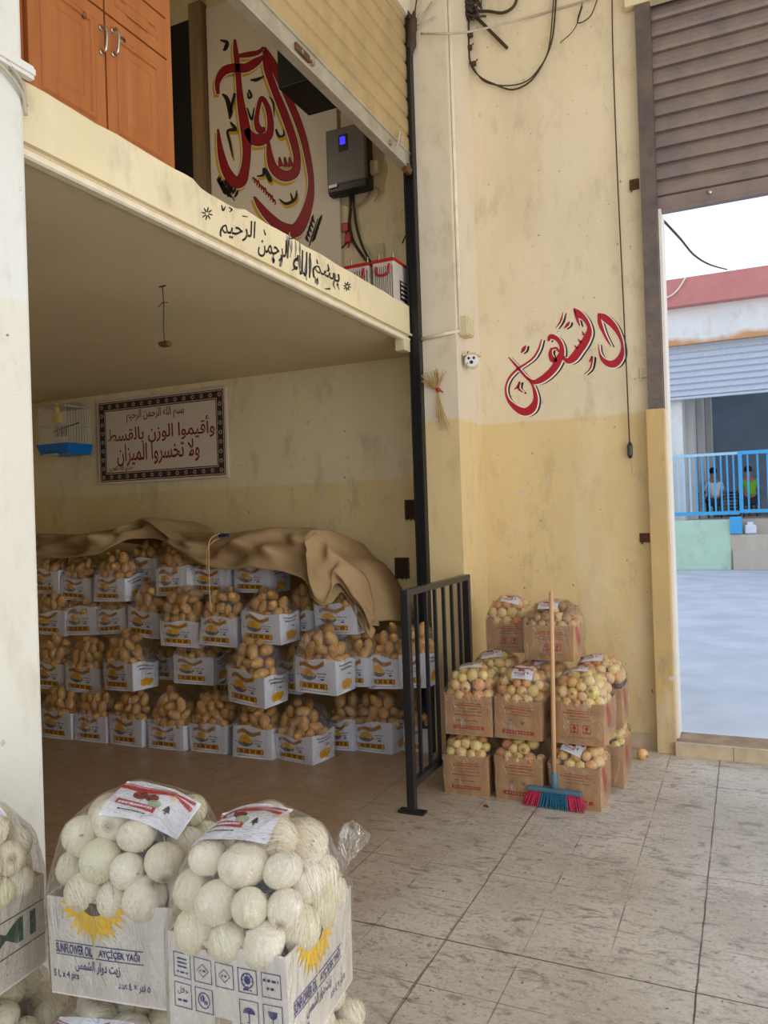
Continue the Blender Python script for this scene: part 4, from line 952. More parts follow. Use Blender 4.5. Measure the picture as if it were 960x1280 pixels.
YELLOW = [onion_mesh('yellow_onion', 'yellow_onion', 10+i, s, nk) for i, (s, nk) in enumerate(((.86, .22), (.92, .30), (1.0, .18)))]
POT = [potato_mesh('potato', i) for i in range(5)]
PKEY = {}
def pack(rgen, A, B, H, seed, fill=.64, iters=300):
    """heap of round things filling a rounded dome; returns centres, radii and how near the skin each one lies"""
    rs = np.random.RandomState(seed); r = []; vol = 4*A*B*H*.74*fill
    while sum(4.19*x**3 for x in r) < vol: r.append(rgen())
    r = np.array(r); n = len(r)
    c = np.stack([rs.uniform(-A, A, n)*.9, rs.uniform(-B, B, n)*.9, rs.uniform(.0, H, n)], 1)
    def shell():
        return ((np.abs(c[:, 0])/(A-r))**5 + (np.abs(c[:, 1])/(B-r))**5)**.5 + (np.clip(c[:, 2], 0, None)/(H-r))**2.5
    for it in range(iters):
        if it < iters*.5: c[:, 2] -= .0006
        for _ in range(2):
            d = c[:, None]-c[None]; L = np.sqrt((d**2).sum(-1))+1e-9; ov = (r[:, None]+r[None])*.97-L; np.fill_diagonal(ov, 0)
            ov = np.clip(ov, 0, None); c += (d/L[..., None]*ov[..., None]).sum(1)*.3
        c[:, 2] = np.maximum(c[:, 2], r*.30); low = c[:, 2] < H*.45; c[low, :2] *= 1.006
        q = shell(); f = np.where(q > 1, q**(-1/2.5), 1.0); c[:, :2] *= f[:, None]; c[:, 2] = np.where(q > 1, c[:, 2]*f, c[:, 2])
    return c, r, shell()
def crate_walls(w, d, h, taper, bulge, seed, lift=0.0):
    """surface map of a cardboard side: face k = 0 front, 1 right, 2 back, 3 left ; u along it, v up"""
    rr = random.Random(seed); j = lambda s: rr.uniform(-s, s)
    cor = [(-w/2, -d/2), (w/2, -d/2), (w/2, d/2), (-w/2, d/2)]
    bot = [Vector((x+j(.003), y+j(.003), 0)) for x, y in cor]
    top = [Vector((x*(1+taper)+j(.006), y*(1+taper)+j(.006), h+j(.010+lift))) for x, y in cor]
    cen = Vector((0, 0, h/2))
    def F(k, off=0.0):
        a, b_, c, e_ = bot[k], bot[(k+1) % 4], top[(k+1) % 4], top[k]
        n = (b_-a).cross(e_-a).normalized()
        ph = (seed*1.7+k) % 6.28
        def P(u, v):
            p = (a*(1-u)+b_*u)*(1-v)+(e_*(1-u)+c*u)*v
            s = math.sin(math.pi*u)
            p = p + n*(bulge*s*(.3+.7*v) + off)
            if v > .5: p.z += (v-.5)*2*lift*1.2*math.sin(u*5+ph)*s
            return p
        return P
    return F, top, bot
def crate_mesh(w, d, h, F, prints, mats, bulge):
    b = MB(); NU, NV = 8, 5
    for k in range(4):
        for off, flip in ((0, False), (-.004, True)):
            P = F(k, off); vs = [P(i/NU, jv/NV) for jv in range(NV+1) for i in range(NU+1)]
            fs = [(jv*(NU+1)+i, jv*(NU+1)+i+1, (jv+1)*(NU+1)+i+1, (jv+1)*(NU+1)+i) for jv in range(NV) for i in range(NU)]
            b.add(vs, [f[::-1] for f in fs] if flip else fs, 0)
        P, Q = F(k, 0), F(k, -.004); vs = [P(i/NU, 1) for i in range(NU+1)] + [Q(i/NU, 1) for i in range(NU+1)]
        b.add(vs, [(i, i+1, NU+2+i, NU+1+i) for i in range(NU)], 0)
    b.add([F(k, -.001)(0, 0) for k in range(4)], [(3, 2, 1, 0)], 0)
    b.add([F(k, -.004)(0, .02) for k in range(4)], [(0, 1, 2, 3)], 0)
    prints(b, lambda k, off=.0012: F(k, off))
    return b
def pbar(b, P, u0, v0, u1, v1, mi, n=8):
    vs = [P(u0+(u1-u0)*i/n, v) for v in (v0, v1) for i in range(n+1)]
    b.add(vs, [(i, i+1, n+2+i, n+1+i) for i in range(n)], mi)
def pell(b, P, u, v, ru, rv, mi, a0=0, a1=2*math.pi, n=16, inner=0):
    full = abs(a1-a0-2*math.pi) < 1e-3; m = n if full else n+1
    o = [P(u+ru*math.cos(a0+(a1-a0)*i/n), v+rv*math.sin(a0+(a1-a0)*i/n)) for i in range(m)]
    if inner:
        q = [P(u+ru*inner*math.cos(a0+(a1-a0)*i/n), v+rv*inner*math.sin(a0+(a1-a0)*i/n)) for i in range(m)]
        b.add(o+q, [(i, (i+1) % m, m+(i+1) % m, m+i) for i in range(m if full else m-1)], mi)
    else: b.add(o, [tuple(range(m))], mi)
def dash(b, P, u0, u1, v, h, mi, seed, gap=.012):
    rr = random.Random(seed); u = u0
    while u < u1:
        w = rr.uniform(.012, .045); pbar(b, P, u, v, min(u+w, u1), v+h*rr.uniform(.75, 1.0), mi, 2); u += w+gap
def prints_potato(b, F):
    P = F(0)
    # wavy title ribbon, bowl of potatoes, ochre band with letters, fine print
    n = 14; top = [(.12+.62*i/n, .80+.055*math.sin(i/n*7.5)+.02*(i/n)) for i in range(n+1)]
    b.add([P(u, v-.07) for u, v in top]+[P(u, v+.06) for u, v in top], [(i, i+1, n+2+i, n+1+i) for i in range(n)], 2)
    for i in range(0, n-1): u, v = top[i]; pbar(b, F(0, .0018), u+.006, v-.025, u+.028, v+.028, 3, 1)
    pell(b, P, .34, .53, .20, .16, 4, math.pi, 2*math.pi)
    for u, v in ((.24,.56),(.32,.58),(.40,.57),(.45,.54),(.28,.64),(.37,.65)): pell(b, F(0, .0018), u, v+.01, .078, .068, 1, n=10)
    pbar(b, P, .10, .14, .80, .31, 2, 10)
    for i in range(13): pbar(b, F(0, .0018), .13+i*.05, .17, .13+i*.05+.034, .27+.015*(i % 2), 3 if i % 3 else 1, 1)
    dash(b, P, .56, .78, .57, .03, 5, 3); dash(b, P, .58, .74, .48, .03, 5, 4); pell(b, P, .68, .42, .05, .025, 5, n=8)
    dash(b, P, .12, .8, .06, .022, 4, 5); dash(b, P, .06, .12, .5, .03, 4, 6)
    P = F(1)
    dash(b, P, .15, .80, .84, .05, 5, 7); dash(b, P, .22, .75, .72, .06, 5, 8); pell(b, P, .62, .56, .10, .02, 5, n=8)
    for u, v in ((.42,.22),(.58,.22),(.50,.33),(.66,.30),(.40,.31)): pell(b, P, u, v, .14, .10, 1, n=12)
    for u, v in ((.44,.24),(.56,.25),(.52,.34)): pell(b, F(1, .0018), u, v, .05, .012, 2, n=8)
POTM = ['bag_white', 'bagyellow', 'bagorange', 'bagbrown', 'baggrey', 'ink']
def prints_brown(kind):
    def f(b, F):
        P = F(0)
        dash(b, P, .30, .78, .80, .025, 1, 1); dash(b, P, .22, .85, .74, .03, 1, 2); dash(b, P, .35, .72, .67, .025, 1, 3)
        dash(b, P, .28, .80, .60, .02, 2, 4)
        if kind % 3 == 0:
            dash(b, P, .2, .8, .5, .03, 1, 5); dash(b, P, .25, .7, .36, .03, 2, 6); pbar(b, P, .18, .16, .82, .24, 1); 
            for i in range(11): pbar(b, F(0, .0018), .22+i*.052, .18, .22+i*.052+.03, .22, 0, 1)
        elif kind % 3 == 1:
            for u in (.36, .60):
                for (x0, y0, x1, y1) in ((u, .28, u+.15, .30), (u, .46, u+.15, .48), (u, .28, u+.012, .48), (u+.138, .28, u+.15, .48)): pbar(b, P, x0, y0, x1, y1, 1, 2)
                pell(b, P, u+.075, .40, .035, .045, 1, n=10); pbar(b, P, u+.068, .31, u+.082, .37, 1, 1); pbar(b, P, u+.03, .305, u+.12, .32, 1, 1)
            dash(b, P, .3, .8, .17, .02, 2, 9)
        else:
            for u in (.32, .55):
                pbar(b, P, u, .38, u+.012, .48, 2, 1); pbar(b, P, u+.04, .38, u+.052, .48, 2, 1); pbar(b, P, u, .37, u+.06, .385, 2, 1)
            pell(b, P, .61, .44, .035, .04, 2, math.pi, 2*math.pi, n=8); pbar(b, P, .16, .13, .84, .22, 1)
            for i in range(9): pbar(b, F(0, .0018), .22+i*.063, .155, .22+i*.063+.04, .195, 0, 1)
        P = F(1)
        n = 8; vs = [P(.12+.2*i/n, .95-.6*i/n) for i in range(n+1)]+[P(.28+.28*i/n, .95-.45*i/n) for i in range(n+1)]
        b.add(vs, [(i, i+1, n+2+i, n+1+i) for i in range(n)], 1)
        dash(b, P, .35, .85, .34, .03, 2, 11); dash(b, P, .35, .8, .24, .03, 2, 12)
    return f
BRM = ['brown_card', 'redink', 'baggrey']
def sunflower_face(b, F, k):
    P = F(k)
    for ring, (r0, r1, nn) in enumerate(((.09, .33, 13), (.08, .27, 11))):
        for i in range(nn):
            a = math.pi + math.pi*(i+.25+.5*ring)/nn; ru, rv = .88, 1.22+.10*math.sin(i*2.3); w = .034
            pts = [(r0, -w), (r0*1.9, -w*1.3), (r1, 0), (r0*1.9, w*1.3), (r0, w)]
            b.add([F(k, .0012+ring*.0004)(.40+(r*math.cos(a)-t*math.sin(a))*ru, .985+(r*math.sin(a)+t*math.cos(a))*rv) for r, t in pts], [(0, 1, 2, 3, 4)], 1)
    pell(b, F(k, .0020),   .40, .985, .10, .13, 2, math.pi, 2*math.pi)
    Q = F(k, .0014)
    pbar(b, Q, .06, .545, .385, .555, 3); pbar(b, Q, .40, .545, .79, .555, 3); pbar(b, Q, .06, .415, .385, .425, 3); pbar(b, Q, .40, .415, .79, .425, 3)
    put_text(b, 'SUNFLOWER OIL', Q, .06, .435, .375, .535, 3, .03); put_text(b, 'AYÇİÇEK YAĞI', Q, .425, .43, .76, .542, 3, .03)
    put_text(b, arabic('زيت دوار الشمس'), Q, .22, .26, .60, .39, 3, .02)
    put_text(b, '5 L x 4 pcs', Q, .03, .16, .25, .255, 3, .02); put_text(b, arabic('عدد') + ' ' + '٤' + ' × ' + arabic('لتر') + ' ' + '٥', Q, .58, .13, .84, .23, 3, .02)
def icon_face(b, F, k):
    Q = F(k, .0014)
    def sq(u, v, w=.155, h=.22):
        t = .006
        for r in ((u, v, u+w, v+t*1.2), (u, v+h-t*1.2, u+w, v+h), (u, v, u+t, v+h), (u+w-t, v, u+w, v+h)): pbar(b, Q, *r, 3, 2)
    U = [.05, .235, .42, .61, .80]
    for u in U: sq(u, .62)
    for u in U[:2]: sq(u, .355)
    for u in (.61, .80): sq(u, .33, .155, .23)
    pbar(b, F(k, .0018), .40, 0, .54, .34, 5, 4)
    for i in range(3): pbar(b, Q, .085, .71+i*.035, .17, .725+i*.035, 3, 2)
    dash(b, Q, .08, .18, .66, .02, 3, 1)
    for u in (.312, .497):
        for a in range(4):
            x0, y0 = math.cos(a*math.pi/2), math.sin(a*math.pi/2); x1, y1 = math.cos((a+1)*math.pi/2), math.sin((a+1)*math.pi/2); r = .052
            stroke(b, [(u+r*x0, .715+r*1.1*y0, .007), (u+r*x1, .715+r*1.1*y1, .007)], Q, 3) if False else b.add([Q(u+r*x0, .73+r*1.2*y0), Q(u+r*x1, .73+r*1.2*y1), Q(u+r*.86*x1, .73+r*1.03*y1), Q(u+r*.86*x0, .73+r*1.03*y0)], [(0, 1, 2, 3)], 3)
        dash(b, Q, u-.024, u+.024, .72, .02, 3, int(u*100))
    pell(b, Q, .687, .735, .052, .072, 3, inner=.82); pell(b, Q, .687, .74, .026, .038, 3)
    for i in range(8): a = i*math.pi/4; pell(b, Q, .687+.038*math.cos(a), .735+.054*math.sin(a), .005, .007, 3, n=6)
    dash(b, Q, .65, .72, .645, .02, 3, 2); dash(b, Q, .815, .935, .76, .028, 3, 3); dash(b, Q, .84, .91, .69, .03, 3, 4)
    put_text(b, arabic('حلال'), Q, .08, .47, .175, .54, 3, .01); dash(b, Q, .08, .175, .41, .02, 3, 5)
    pell(b, Q, .312, .465, .052, .075, 3, inner=.85); pell(b, Q, .298, .48, .02, .034, 3, n=8); pell(b, Q, .327, .448, .015, .02, 3, n=8)
    u = .687; pell(b, Q, u, .44, .05, .055, 3, 0, math.pi); pbar(b, Q, u-.004, .36, u+.004, .45, 3, 1); pbar(b, Q, u-.018, .355, u+.004, .366, 3, 1)
    u = .877; pell(b, Q, u, .50, .038, .07, 3, math.pi, 2*math.pi); pbar(b, Q, u-.004, .37, u+.004, .45, 3, 1); pbar(b, Q, u-.028, .355, u+.028, .370, 3, 1)
def mi_face(b, F, k):
    Q = F(k, .0014); pbar(b, Q, .42, .72, 1.0, .732, 4); pbar(b, Q, .42, .34, 1.0, .352, 4); put_text(b, 'MI', Q, .44, .42, .90, .68, 4, .008)
M['tape'] = flat('packing_tape', srgb(190, 170, 142), .3, var=.08)
WHM = ['white_card', 'sunyellow', 'seedbrown', 'blueink', 'greenink', 'tape']
def prints_white(front, right):
    return lambda b, F: [{'sun': sunflower_face, 'icons': icon_face, 'mi': mi_face}[nm](b, F, k) for k, nm in ((0, front), (1, right), (2, front if front != 'mi' else 'sun'), (3, right if right != 'mi' else 'icons'))]

def hull_film(pts, drop_below, seed, wr=.003):
    bm = bmesh.new()
    for p in pts: bm.verts.new(p)
    r = bmesh.ops.convex_hull(bm, input=bm.verts[:])
    bmesh.ops.delete(bm, geom=[v for v in bm.verts if not v.link_faces], context='VERTS')
    bmesh.ops.delete(bm, geom=[f for f in bm.faces if f.normal.z < -.8], context='FACES_ONLY')
    long = [e for e in bm.edges if e.calc_length() > .05]
    bmesh.ops.subdivide_edges(bm, edges=long, cuts=2, use_grid_fill=True)
    bmesh.ops.triangulate(bm, faces=bm.faces[:])
    return bm
LABM = ['paper', 'redlabel', 'maroon', 'greenlabel', 'ink']
M['greenlabel'] = flat('label_green', srgb(176, 190, 160), .4, var=.1)
def paper_label(bm, at, az, elev, roll, w, h):
    """paper sheet lying on the heap under the film: at = aim point, az / elev = where it faces (deg), roll = turn in its own plane"""
    bvh = BVHTree.FromBMesh(bm); b = MB(); NU, NV = 20, 14
    az, elev, roll = (math.radians(k) for k in (az, elev, roll))
    N = Vector((math.sin(az)*math.cos(elev), -math.cos(az)*math.cos(elev), math.sin(elev)))
    U = Vector((math.cos(az), math.sin(az), 0)); V = N.cross(U); U, V = U*math.cos(roll)+V*math.sin(roll), V*math.cos(roll)-U*math.sin(roll)
    dep = []
    for j in range(NV+1):
        for i in range(NU+1):
            o = Vector(at) + U*(i/NU-.5)*w + V*(j/NV-.5)*h + N*.6; hit = bvh.ray_cast(o, -N)[0]
            dep.append((hit-Vector(at)).dot(N) if hit else None)
    ok = [d for d in dep if d is not None]; mx = max(ok); dep = [max(d, mx-.085) if d is not None else mx-.09 for d in dep]
    for _ in range(4):
        z = dep[:]
        for j in range(NV+1):
            for i in range(NU+1):
                nb = [z[jj*(NU+1)+ii] for jj, ii in ((j-1, i), (j+1, i), (j, i-1), (j, i+1)) if 0 <= jj <= NV and 0 <= ii <= NU]
                k = j*(NU+1)+i; dep[k] = max(.4*z[k]+.6*sum(nb)/len(nb), z[k]-.002)
    def P(u, v, off=0):
        x = min(max(u, 0), 1)*NU; y = min(max(v, 0), 1)*NV; i = min(int(x), NU-1); j = min(int(y), NV-1); x -= i; y -= j; k = j*(NU+1)+i
        d = (dep[k]*(1-x)+dep[k+1]*x)*(1-y)+(dep[k+NU+1]*(1-x)+dep[k+NU+2]*x)*y
        return Vector(at) + U*(u-.5)*w + V*(v-.5)*h + N*(d+.003+off)
    b.add([P(i/NU, j/NV) for j in range(NV+1) for i in range(NU+1)], [(j*(NU+1)+i, j*(NU+1)+i+1, (j+1)*(NU+1)+i+1, (j+1)*(NU+1)+i) for j in range(NV) for i in range(NU)])
    def band(f0, f1, u0, u1, mi, off=.0010, n=24):
        vs = [P(u0+(u1-u0)*i/n, f(i/n), off) for f in (f0, f1) for i in range(n+1)]
        b.add(vs, [(i, i+1, n+2+i, n+1+i) for i in range(n)], mi)
    Q = lambda off: (lambda u, v: P(u, v, off))
    wave = lambda t: .84 - .10*math.sin(t*3.2)
    band(lambda t: wave(t)-.06, lambda t: wave(t)+.06, 0, .72, 1); band(lambda t: wave(t)+.085, lambda t: wave(t)+.105, 0, .72, 1)
    band(lambda t: wave(1)-.06-.10*t, lambda t: wave(1)-.01-.03*t, .72, .95, 1); band(lambda t: wave(1)+.06+.06*t, lambda t: wave(1)+.01+.03*t, .72, .95, 1)   # swallow tail
    pell(b, Q(.0012), .34, .60, .095, .115, 2); pell(b, Q(.0012), .50, .58, .085, .10, 2); pell(b, Q(.0014), .57, .46, .085, .085, 3)
    pell(b, Q(.0016), .31, .64, .03, .04, 1); 
    band(lambda t: .30-.05*t, lambda t: .43-.05*t, .10, .62, 1); dash(b, Q(.0018), .14, .58, .31, .06, 0, 5, .008)
    dash(b, Q(.0012), .18, .55, .17, .03, 4, 6, .010)
    for r_, dy in ((.05, 0), (.042, .04), (.03, .08)): b.add([P(.74-r_, .38+dy, .0012), P(.74+r_, .38+dy, .0012), P(.74, .46+dy, .0012)], [(0, 1, 2)], 4)
    pbar(b, Q(.0012), .73, .33, .75, .40, 4, 1)
    return b
SPH = [Vector((math.sin(t)*math.cos(p), math.sin(t)*math.sin(p), math.cos(t))) for t in (0.3, .8, 1.25, 1.7, 2.2) for p in [k*math.pi/5 for k in range(10)]]

CNT = {'potato': 0, 'white': 0, 'yellow': 0}
REST2 = MB(); REST = MB()                                   # potatoes beyond the individually built ones
def package(kind, loc, rz, dims, dome, rr_, seed, name, label, cat, group, vlabel, vgroup, mats, prints, film, keep=None, taper=.02, bulge=.006, lift=0, tip=0, paper=None, tail=None, grow=.010, fill=.70):
    w, d, h = dims
    e = empty(name, loc, label, cat, group, rz); e.rotation_euler = (tip*.5, tip, rz)
    F, top, bot = crate_walls(w, d, h, taper, bulge, seed, lift)
    crate_mesh(w, d, h, F, prints, mats, bulge).build('cardboard_box' if kind != 'potato' else 'printed_sleeve', mats, e)
    rr = random.Random(seed)
    c, radii, q = pack(lambda: rr.uniform(*rr_), w/2*(1+taper)+grow, d/2*(1+taper)+grow, dome, seed, fill)
    MW = Matrix.Translation(Vector(loc)) @ e.rotation_euler.to_matrix().to_4x4()
    pts = []; src = {'potato': POT, 'white': WHITE, 'yellow': YELLOW}[kind]
    for (x, y, z), r, s_ in zip(c, radii, q):
        P = Vector((x, y, z+h-.014)); pts += [P+s*(r*1.02) for s in SPH]
        if s_ < (.55 if kind == 'yellow' else .42) or (keep and not keep(x, y, z)): continue          # buried in the heap
        if kind == 'potato':
            rot = Matrix.Rotation(rr.uniform(0, 6.28), 4, 'Z') @ Matrix.Rotation(rr.gauss(0, .55) if rr.random() < .6 else math.pi/2+rr.gauss(0, .3), 4, 'X'); sc = r*.88
        else:
            rot = Matrix.Rotation(rr.uniform(0, 6.28), 4, 'Z') @ Matrix.Rotation(rr.uniform(.2, 2.4), 4, 'X'); sc = r*1.03
        me = rr.choice(src); mw = MW @ Matrix.Translation(P) @ rot @ Matrix.Scale(sc, 4)
        CNT[kind] += 1
        if kind == 'potato' and CNT[kind] > 300:
            REST.add([mw @ v.co for v in me.vertices], [tuple(q_.vertices) for q_ in me.polygons]); continue
        if kind == 'yellow' and CNT[kind] > 299:
            REST2.add([mw @ v.co for v in me.vertices], [tuple(q_.vertices) for q_ in me.polygons]); continue
        o = bpy.data.objects.new({'potato': 'potato', 'white': 'white_onion', 'yellow': 'yellow_onion'}[kind], me); COL.objects.link(o); o.matrix_world = mw
        tag(o, vlabel, 'potato' if kind == 'potato' else 'onion', vgroup)
    pts += [Vector((v.x*1.012, v.y*1.012, v.z)) for v in top] + [Vector((v.x*1.015, v.y*1.015, v.z+.004)) for v in bot]
    if tail: pts.append(Vector(tail[0]))
    bm = hull_film(pts, 0, seed)
    for cc in (paper or []):
        paper_label(bm, *cc).build('paper_label', LABM, e, True, label='white paper label with red print')
    for v in bm.verts: v.co += v.normal*.005 if v.co.z > .02 else Vector((0, 0, 0))
    b = MB(); b.frombm(bm); bm.free()
    if tail:                                  # gathered ear of film
        t = Vector(tail[0]); dr = Vector(tail[1]); sg = 9
        u = dr.orthogonal().normalized(); g = dr.normalized().cross(u); vs = []
        for i, (s, r) in enumerate(((0, .012), (.25, .016), (.5, .026), (.8, .034), (1, .030))):
            for k in range(sg): a = 2*math.pi*k/sg; rk = r*(1+.35*math.sin(a*3+i)); vs.append(t+dr*s+(u*math.cos(a)+g*math.sin(a))*rk)
        b.add(vs, [(i*sg+k, i*sg+(k+1) % sg, (i+1)*sg+(k+1) % sg, (i+1)*sg+k) for i in range(4) for k in range(sg)])
    b.build('plastic_film', film, e)
    return e

# ---- the white onion boxes in front
WR = (.038, .054)
ZL, HB = .49, .235
fl = lambda a: Vector(a)
package('white', (-1.10, 1.62, 0), .05, (.31, .34, .25), .235, WR, 71, 'onion_box', 'white box of white onions under film, underneath the one showing blue handling icons', 'box', 'white onion boxes', 'white onion under film in the lower box below the blue icon box', 'white onions in the lower box below the icon box', WHM, prints_white('icons', 'sun'), 'film', grow=.05)
package('white', (-1.43, 1.455, 0), .14, (.32, .30, .25), .235, WR, 72, 'onion_box', 'white box of white onions underneath the sunflower fronted box, only its labelled top showing', 'box', 'white onion boxes', 'white onion under film in the lower box below the sunflower fronted box', 'white onions in the lower box below the sunflower box', WHM, prints_white('sun', 'icons'), 'film', grow=.03, paper=[((.0, -.10, .36), 0, 50, 4, .2, .12)])
package('white', (-1.80, 1.36, 0), .08, (.28, .34, .25), .235, WR, 73, 'onion_box', 'white box of white onions underneath the box with the green letters', 'box', 'white onion boxes', 'white onion under film in the lower box below the green lettered box', 'white onions in the lower box below the green lettered box', WHM, prints_white('icons', 'mi'), 'film', grow=.035)
UG = dict(grow=.024)
package('white', (-1.022, 1.480, ZL), .09, (.285, .325, HB), .235, WR, 5, 'onion_box', 'white box of white onions showing blue handling icons, nearest the bare floor', 'box', 'white onion boxes', 'white onion under film in the box showing blue handling icons', 'white onions in the icon box', WHM, prints_white('icons', 'sun'), 'film', paper=[((-.03, -.01, .40), -5, 58, 8, .19, .13)], **UG, tail=((.135, .13, .275), (.035, .02, .10)))
package('white', (-1.405, 1.507, ZL), .165, (.322, .28, HB), .235, WR, 6, 'onion_box', 'white box of white onions with a yellow sunflower front, middle of the three upper boxes', 'box', 'white onion boxes', 'white onion under film in the sunflower fronted box', 'white onions in the sunflower fronted box', WHM, prints_white('sun', 'icons'), 'film', paper=[((.05, -.02, .40), 25, 55, -22, .20, .13)], **UG)
package('white', (-1.785, 1.262, ZL), .07, (.28, .325, HB), .235, WR, 8, 'onion_box', 'white box of white onions with green letters on its side, against the white pillar', 'box', 'white onion boxes', 'white onion under film in the box with green letters', 'white onions in the green lettered box', WHM, prints_white('icons', 'mi'), 'film', paper=[((.02, -.02, .42), 40, 60, 25, .24, .12)], **UG)

# ---- brown boxes of yellow onions
def brown(loc, rz, dims, seed, desc, short, dome=.16, kind=0, paper=None, keep=None):
    keep = keep or (lambda x, y, z: y < .07)
    package('yellow', loc, rz, dims, dome, (.026, .037), seed, 'onion_box', desc, 'box', 'brown onion boxes', 'yellow onion under film in the '+short, 'yellow onions in the '+short, BRM, prints_brown(kind), 'film', keep=keep, paper=paper, taper=.02)
lo_keep = lambda x, y, z: y < -.03
# bottom row
brown((-1.495, 4.335, 0), .03, (.26, .27, .235), 21, 'brown onion box on the floor next to the black barrier', 'floor box next to the barrier', .125, 0, keep=lo_keep)
brown((-1.185, 4.345, 0), -.02, (.27, .27, .235), 22, 'brown onion box on the floor directly behind the broom head', 'floor box behind the broom head', .125, 2, keep=lo_keep)
brown((-.875, 4.345, 0), -.03, (.265, .28, .235), 23, 'brown onion box on the floor right of the broom, with a paper label', 'floor box right of the broom', .125, 2, paper=[((-.01, -.08, .30), 0, 45, -18, .12, .09)], keep=lambda x, y, z: y < 0 or x > .04)
brown((-.83, 4.80, 0), .03, (.28, .42, .235), 24, 'brown onion box on the floor behind the labelled one, by the yellow wall', 'floor box by the yellow wall', .14, 1, keep=lambda x, y, z: x > -.02)
brown((-1.50, 4.68, 0), 0, (.26, .27, .235), 25, 'brown onion box hidden low in the stack beside the pillar', 'hidden floor box beside the pillar', .125, 0, keep=lambda x, y, z: False)
brown((-1.19, 4.70, 0), 0, (.26, .27, .235), 26, 'brown onion box hidden low in the middle of the stack', 'hidden floor box in the middle', .125, 0, keep=lambda x, y, z: False)
# second layer
zz = .335
brown((-1.475, 4.36, zz), .02, (.275, .27, .225), 31, 'brown onion box in the second layer next to the black barrier', 'second layer box next to the barrier', .175, 0, paper=[((-.02, .0, .36), 10, 60, 8, .13, .10)])
brown((-1.185, 4.37, zz), -.03, (.265, .27, .225), 32, 'brown onion box in the second layer behind the broom handle, label on its front onions', 'second layer box behind the broom handle', .175, 2, paper=[((.02, -.06, .35), 5, 40, -3, .115, .10)])
brown((-.855, 4.39, zz), -.05, (.275, .30, .225), 33, 'brown onion box in the second layer at the open floor corner', 'second layer box at the floor corner', .175, 1, paper=[((-.03, .0, .36), 0, 65, 5, .13, .10)])
brown((-1.465, 4.78, zz), .03, (.27, .27, .225), 34, 'brown onion box in the second layer rear row beside the pillar', 'rear second layer box beside the pillar', .19, 0, paper=[((-.02, -.04, .36), 10, 55, 5, .13, .10)], keep=lambda x, y, z: z > .05)
brown((-1.16, 4.75, zz), 0, (.27, .27, .225), 35, 'brown onion box in the second layer rear row behind the broom handle', 'rear second layer box behind the broom handle', .19, 0, paper=[((.02, -.05, .36), 10, 48, 12, .13, .10)], keep=lambda x, y, z: z > .05)
brown((-.83, 4.78, zz), .03, (.28, .30, .225), 36, 'brown onion box in the second layer rear row by the yellow wall', 'rear second layer box by the yellow wall', .185, 1, paper=[((-.04, -.04, .38), 0, 50, 3, .14, .10)], keep=lambda x, y, z: z > .05)
# top layer
zt_ = .715
brown((-1.40, 4.90, zt_), .06, (.26, .24, .20), 41, 'brown onion box on top of the stack against the pillar', 'topmost box against the pillar', .165, 1, paper=[((.02, -.05, .33), 5, 48, -14, .12, .095)])
brown((-1.075, 4.72, zt_+.0), -.06, (.29, .27, .215), 42, 'brown onion box on top of the stack behind the broom handle', 'topmost box behind the broom handle', .145, 1, paper=[((-.01, -.06, .31), 0, 40, 0, .12, .085)])
if REST2.v:
    o = REST2.build('yellow_onions', 'yellow_onion', None, True); o['kind'] = 'stuff'; o['label'] = 'further yellow onions in the topmost brown boxes'; o['category'] = 'onions'
q = onz(803, 943, .03); o = bpy.data.objects.new('yellow_onion', YELLOW[1]); COL.objects.link(o)
o.matrix_world = Matrix.Translation((q.x, q.y, .032)) @ Matrix.Rotation(1.7, 4, 'Y') @ Matrix.Rotation(.6, 4, 'X') @ Matrix.Scale(.037, 4)
tag(o, 'single loose yellow onion on the floor at the yellow wall', 'onion')

# ---- potato bags
ORD = ['first', 'second', 'third', 'fourth', 'fifth', 'sixth', 'seventh', 'eighth', 'ninth', 'tenth', 'eleventh', 'twelfth']
BAGS = [  # px of the sleeve: x0, x1, bottom y ; depth Y ; yaw ; dome
 ('bottom row', [(46,92,923,4.30,.02,.18),(92,133,927,4.33,.02,.19),(134,181,932,4.32,-.02,.18),(182,233,937,4.32,.02,.2),(235,285,941,4.33,.0,.19),(288,341,948,4.33,.04,.18),(342,400,953,4.33,-.16,.19),(414,440,938,4.60,.0,.2),(435,502,941,4.70,-.08,.18),(510,530,940,4.66,-.1,.18)]),
 ('second row up', [(42,80,861,4.36,.05,.19),(78,124,865,4.36,.10,.18),(124,176,864,4.30,-.12,.18),(186,216,849,4.60,.05,.12),(215,264,855,4.42,.14,.12),(266,296,867,4.62,.1,.2),(280,340,881,4.22,-.12,.19),(347,372,866,4.62,.0,.16),(368,424,867,4.30,-.06,.19),(424,463,859,4.62,.0,.18),(460,506,862,4.68,-.05,.18),(508,526,860,4.60,0,.18)]),
 ('third row up', [(42,79,793,4.42,.06,.17),(78,120,794,4.44,.06,.14),(119,158,793,4.46,.04,.12),(158,198,796,4.44,.0,.18),(197,248,808,4.34,.10,.2),(246,297,807,4.34,.03,.17),(300,354,804,4.32,-.04,.14),(354,392,799,4.60,.02,.18),(392,448,793,4.50,-.02,.1)]),
 ('top row', [(40,73,742,4.44,.0,.1),(73,114,750,4.46,.02,.13),(115,158,752,4.42,.0,.15),(155,199,733,4.62,.04,.13),(194,236,745,4.44,-.04,.14),(238,286,742,4.5,.0,.06),(290,342,741,4.5,-.05,.06)]),
]
bagn = 0; todo = []
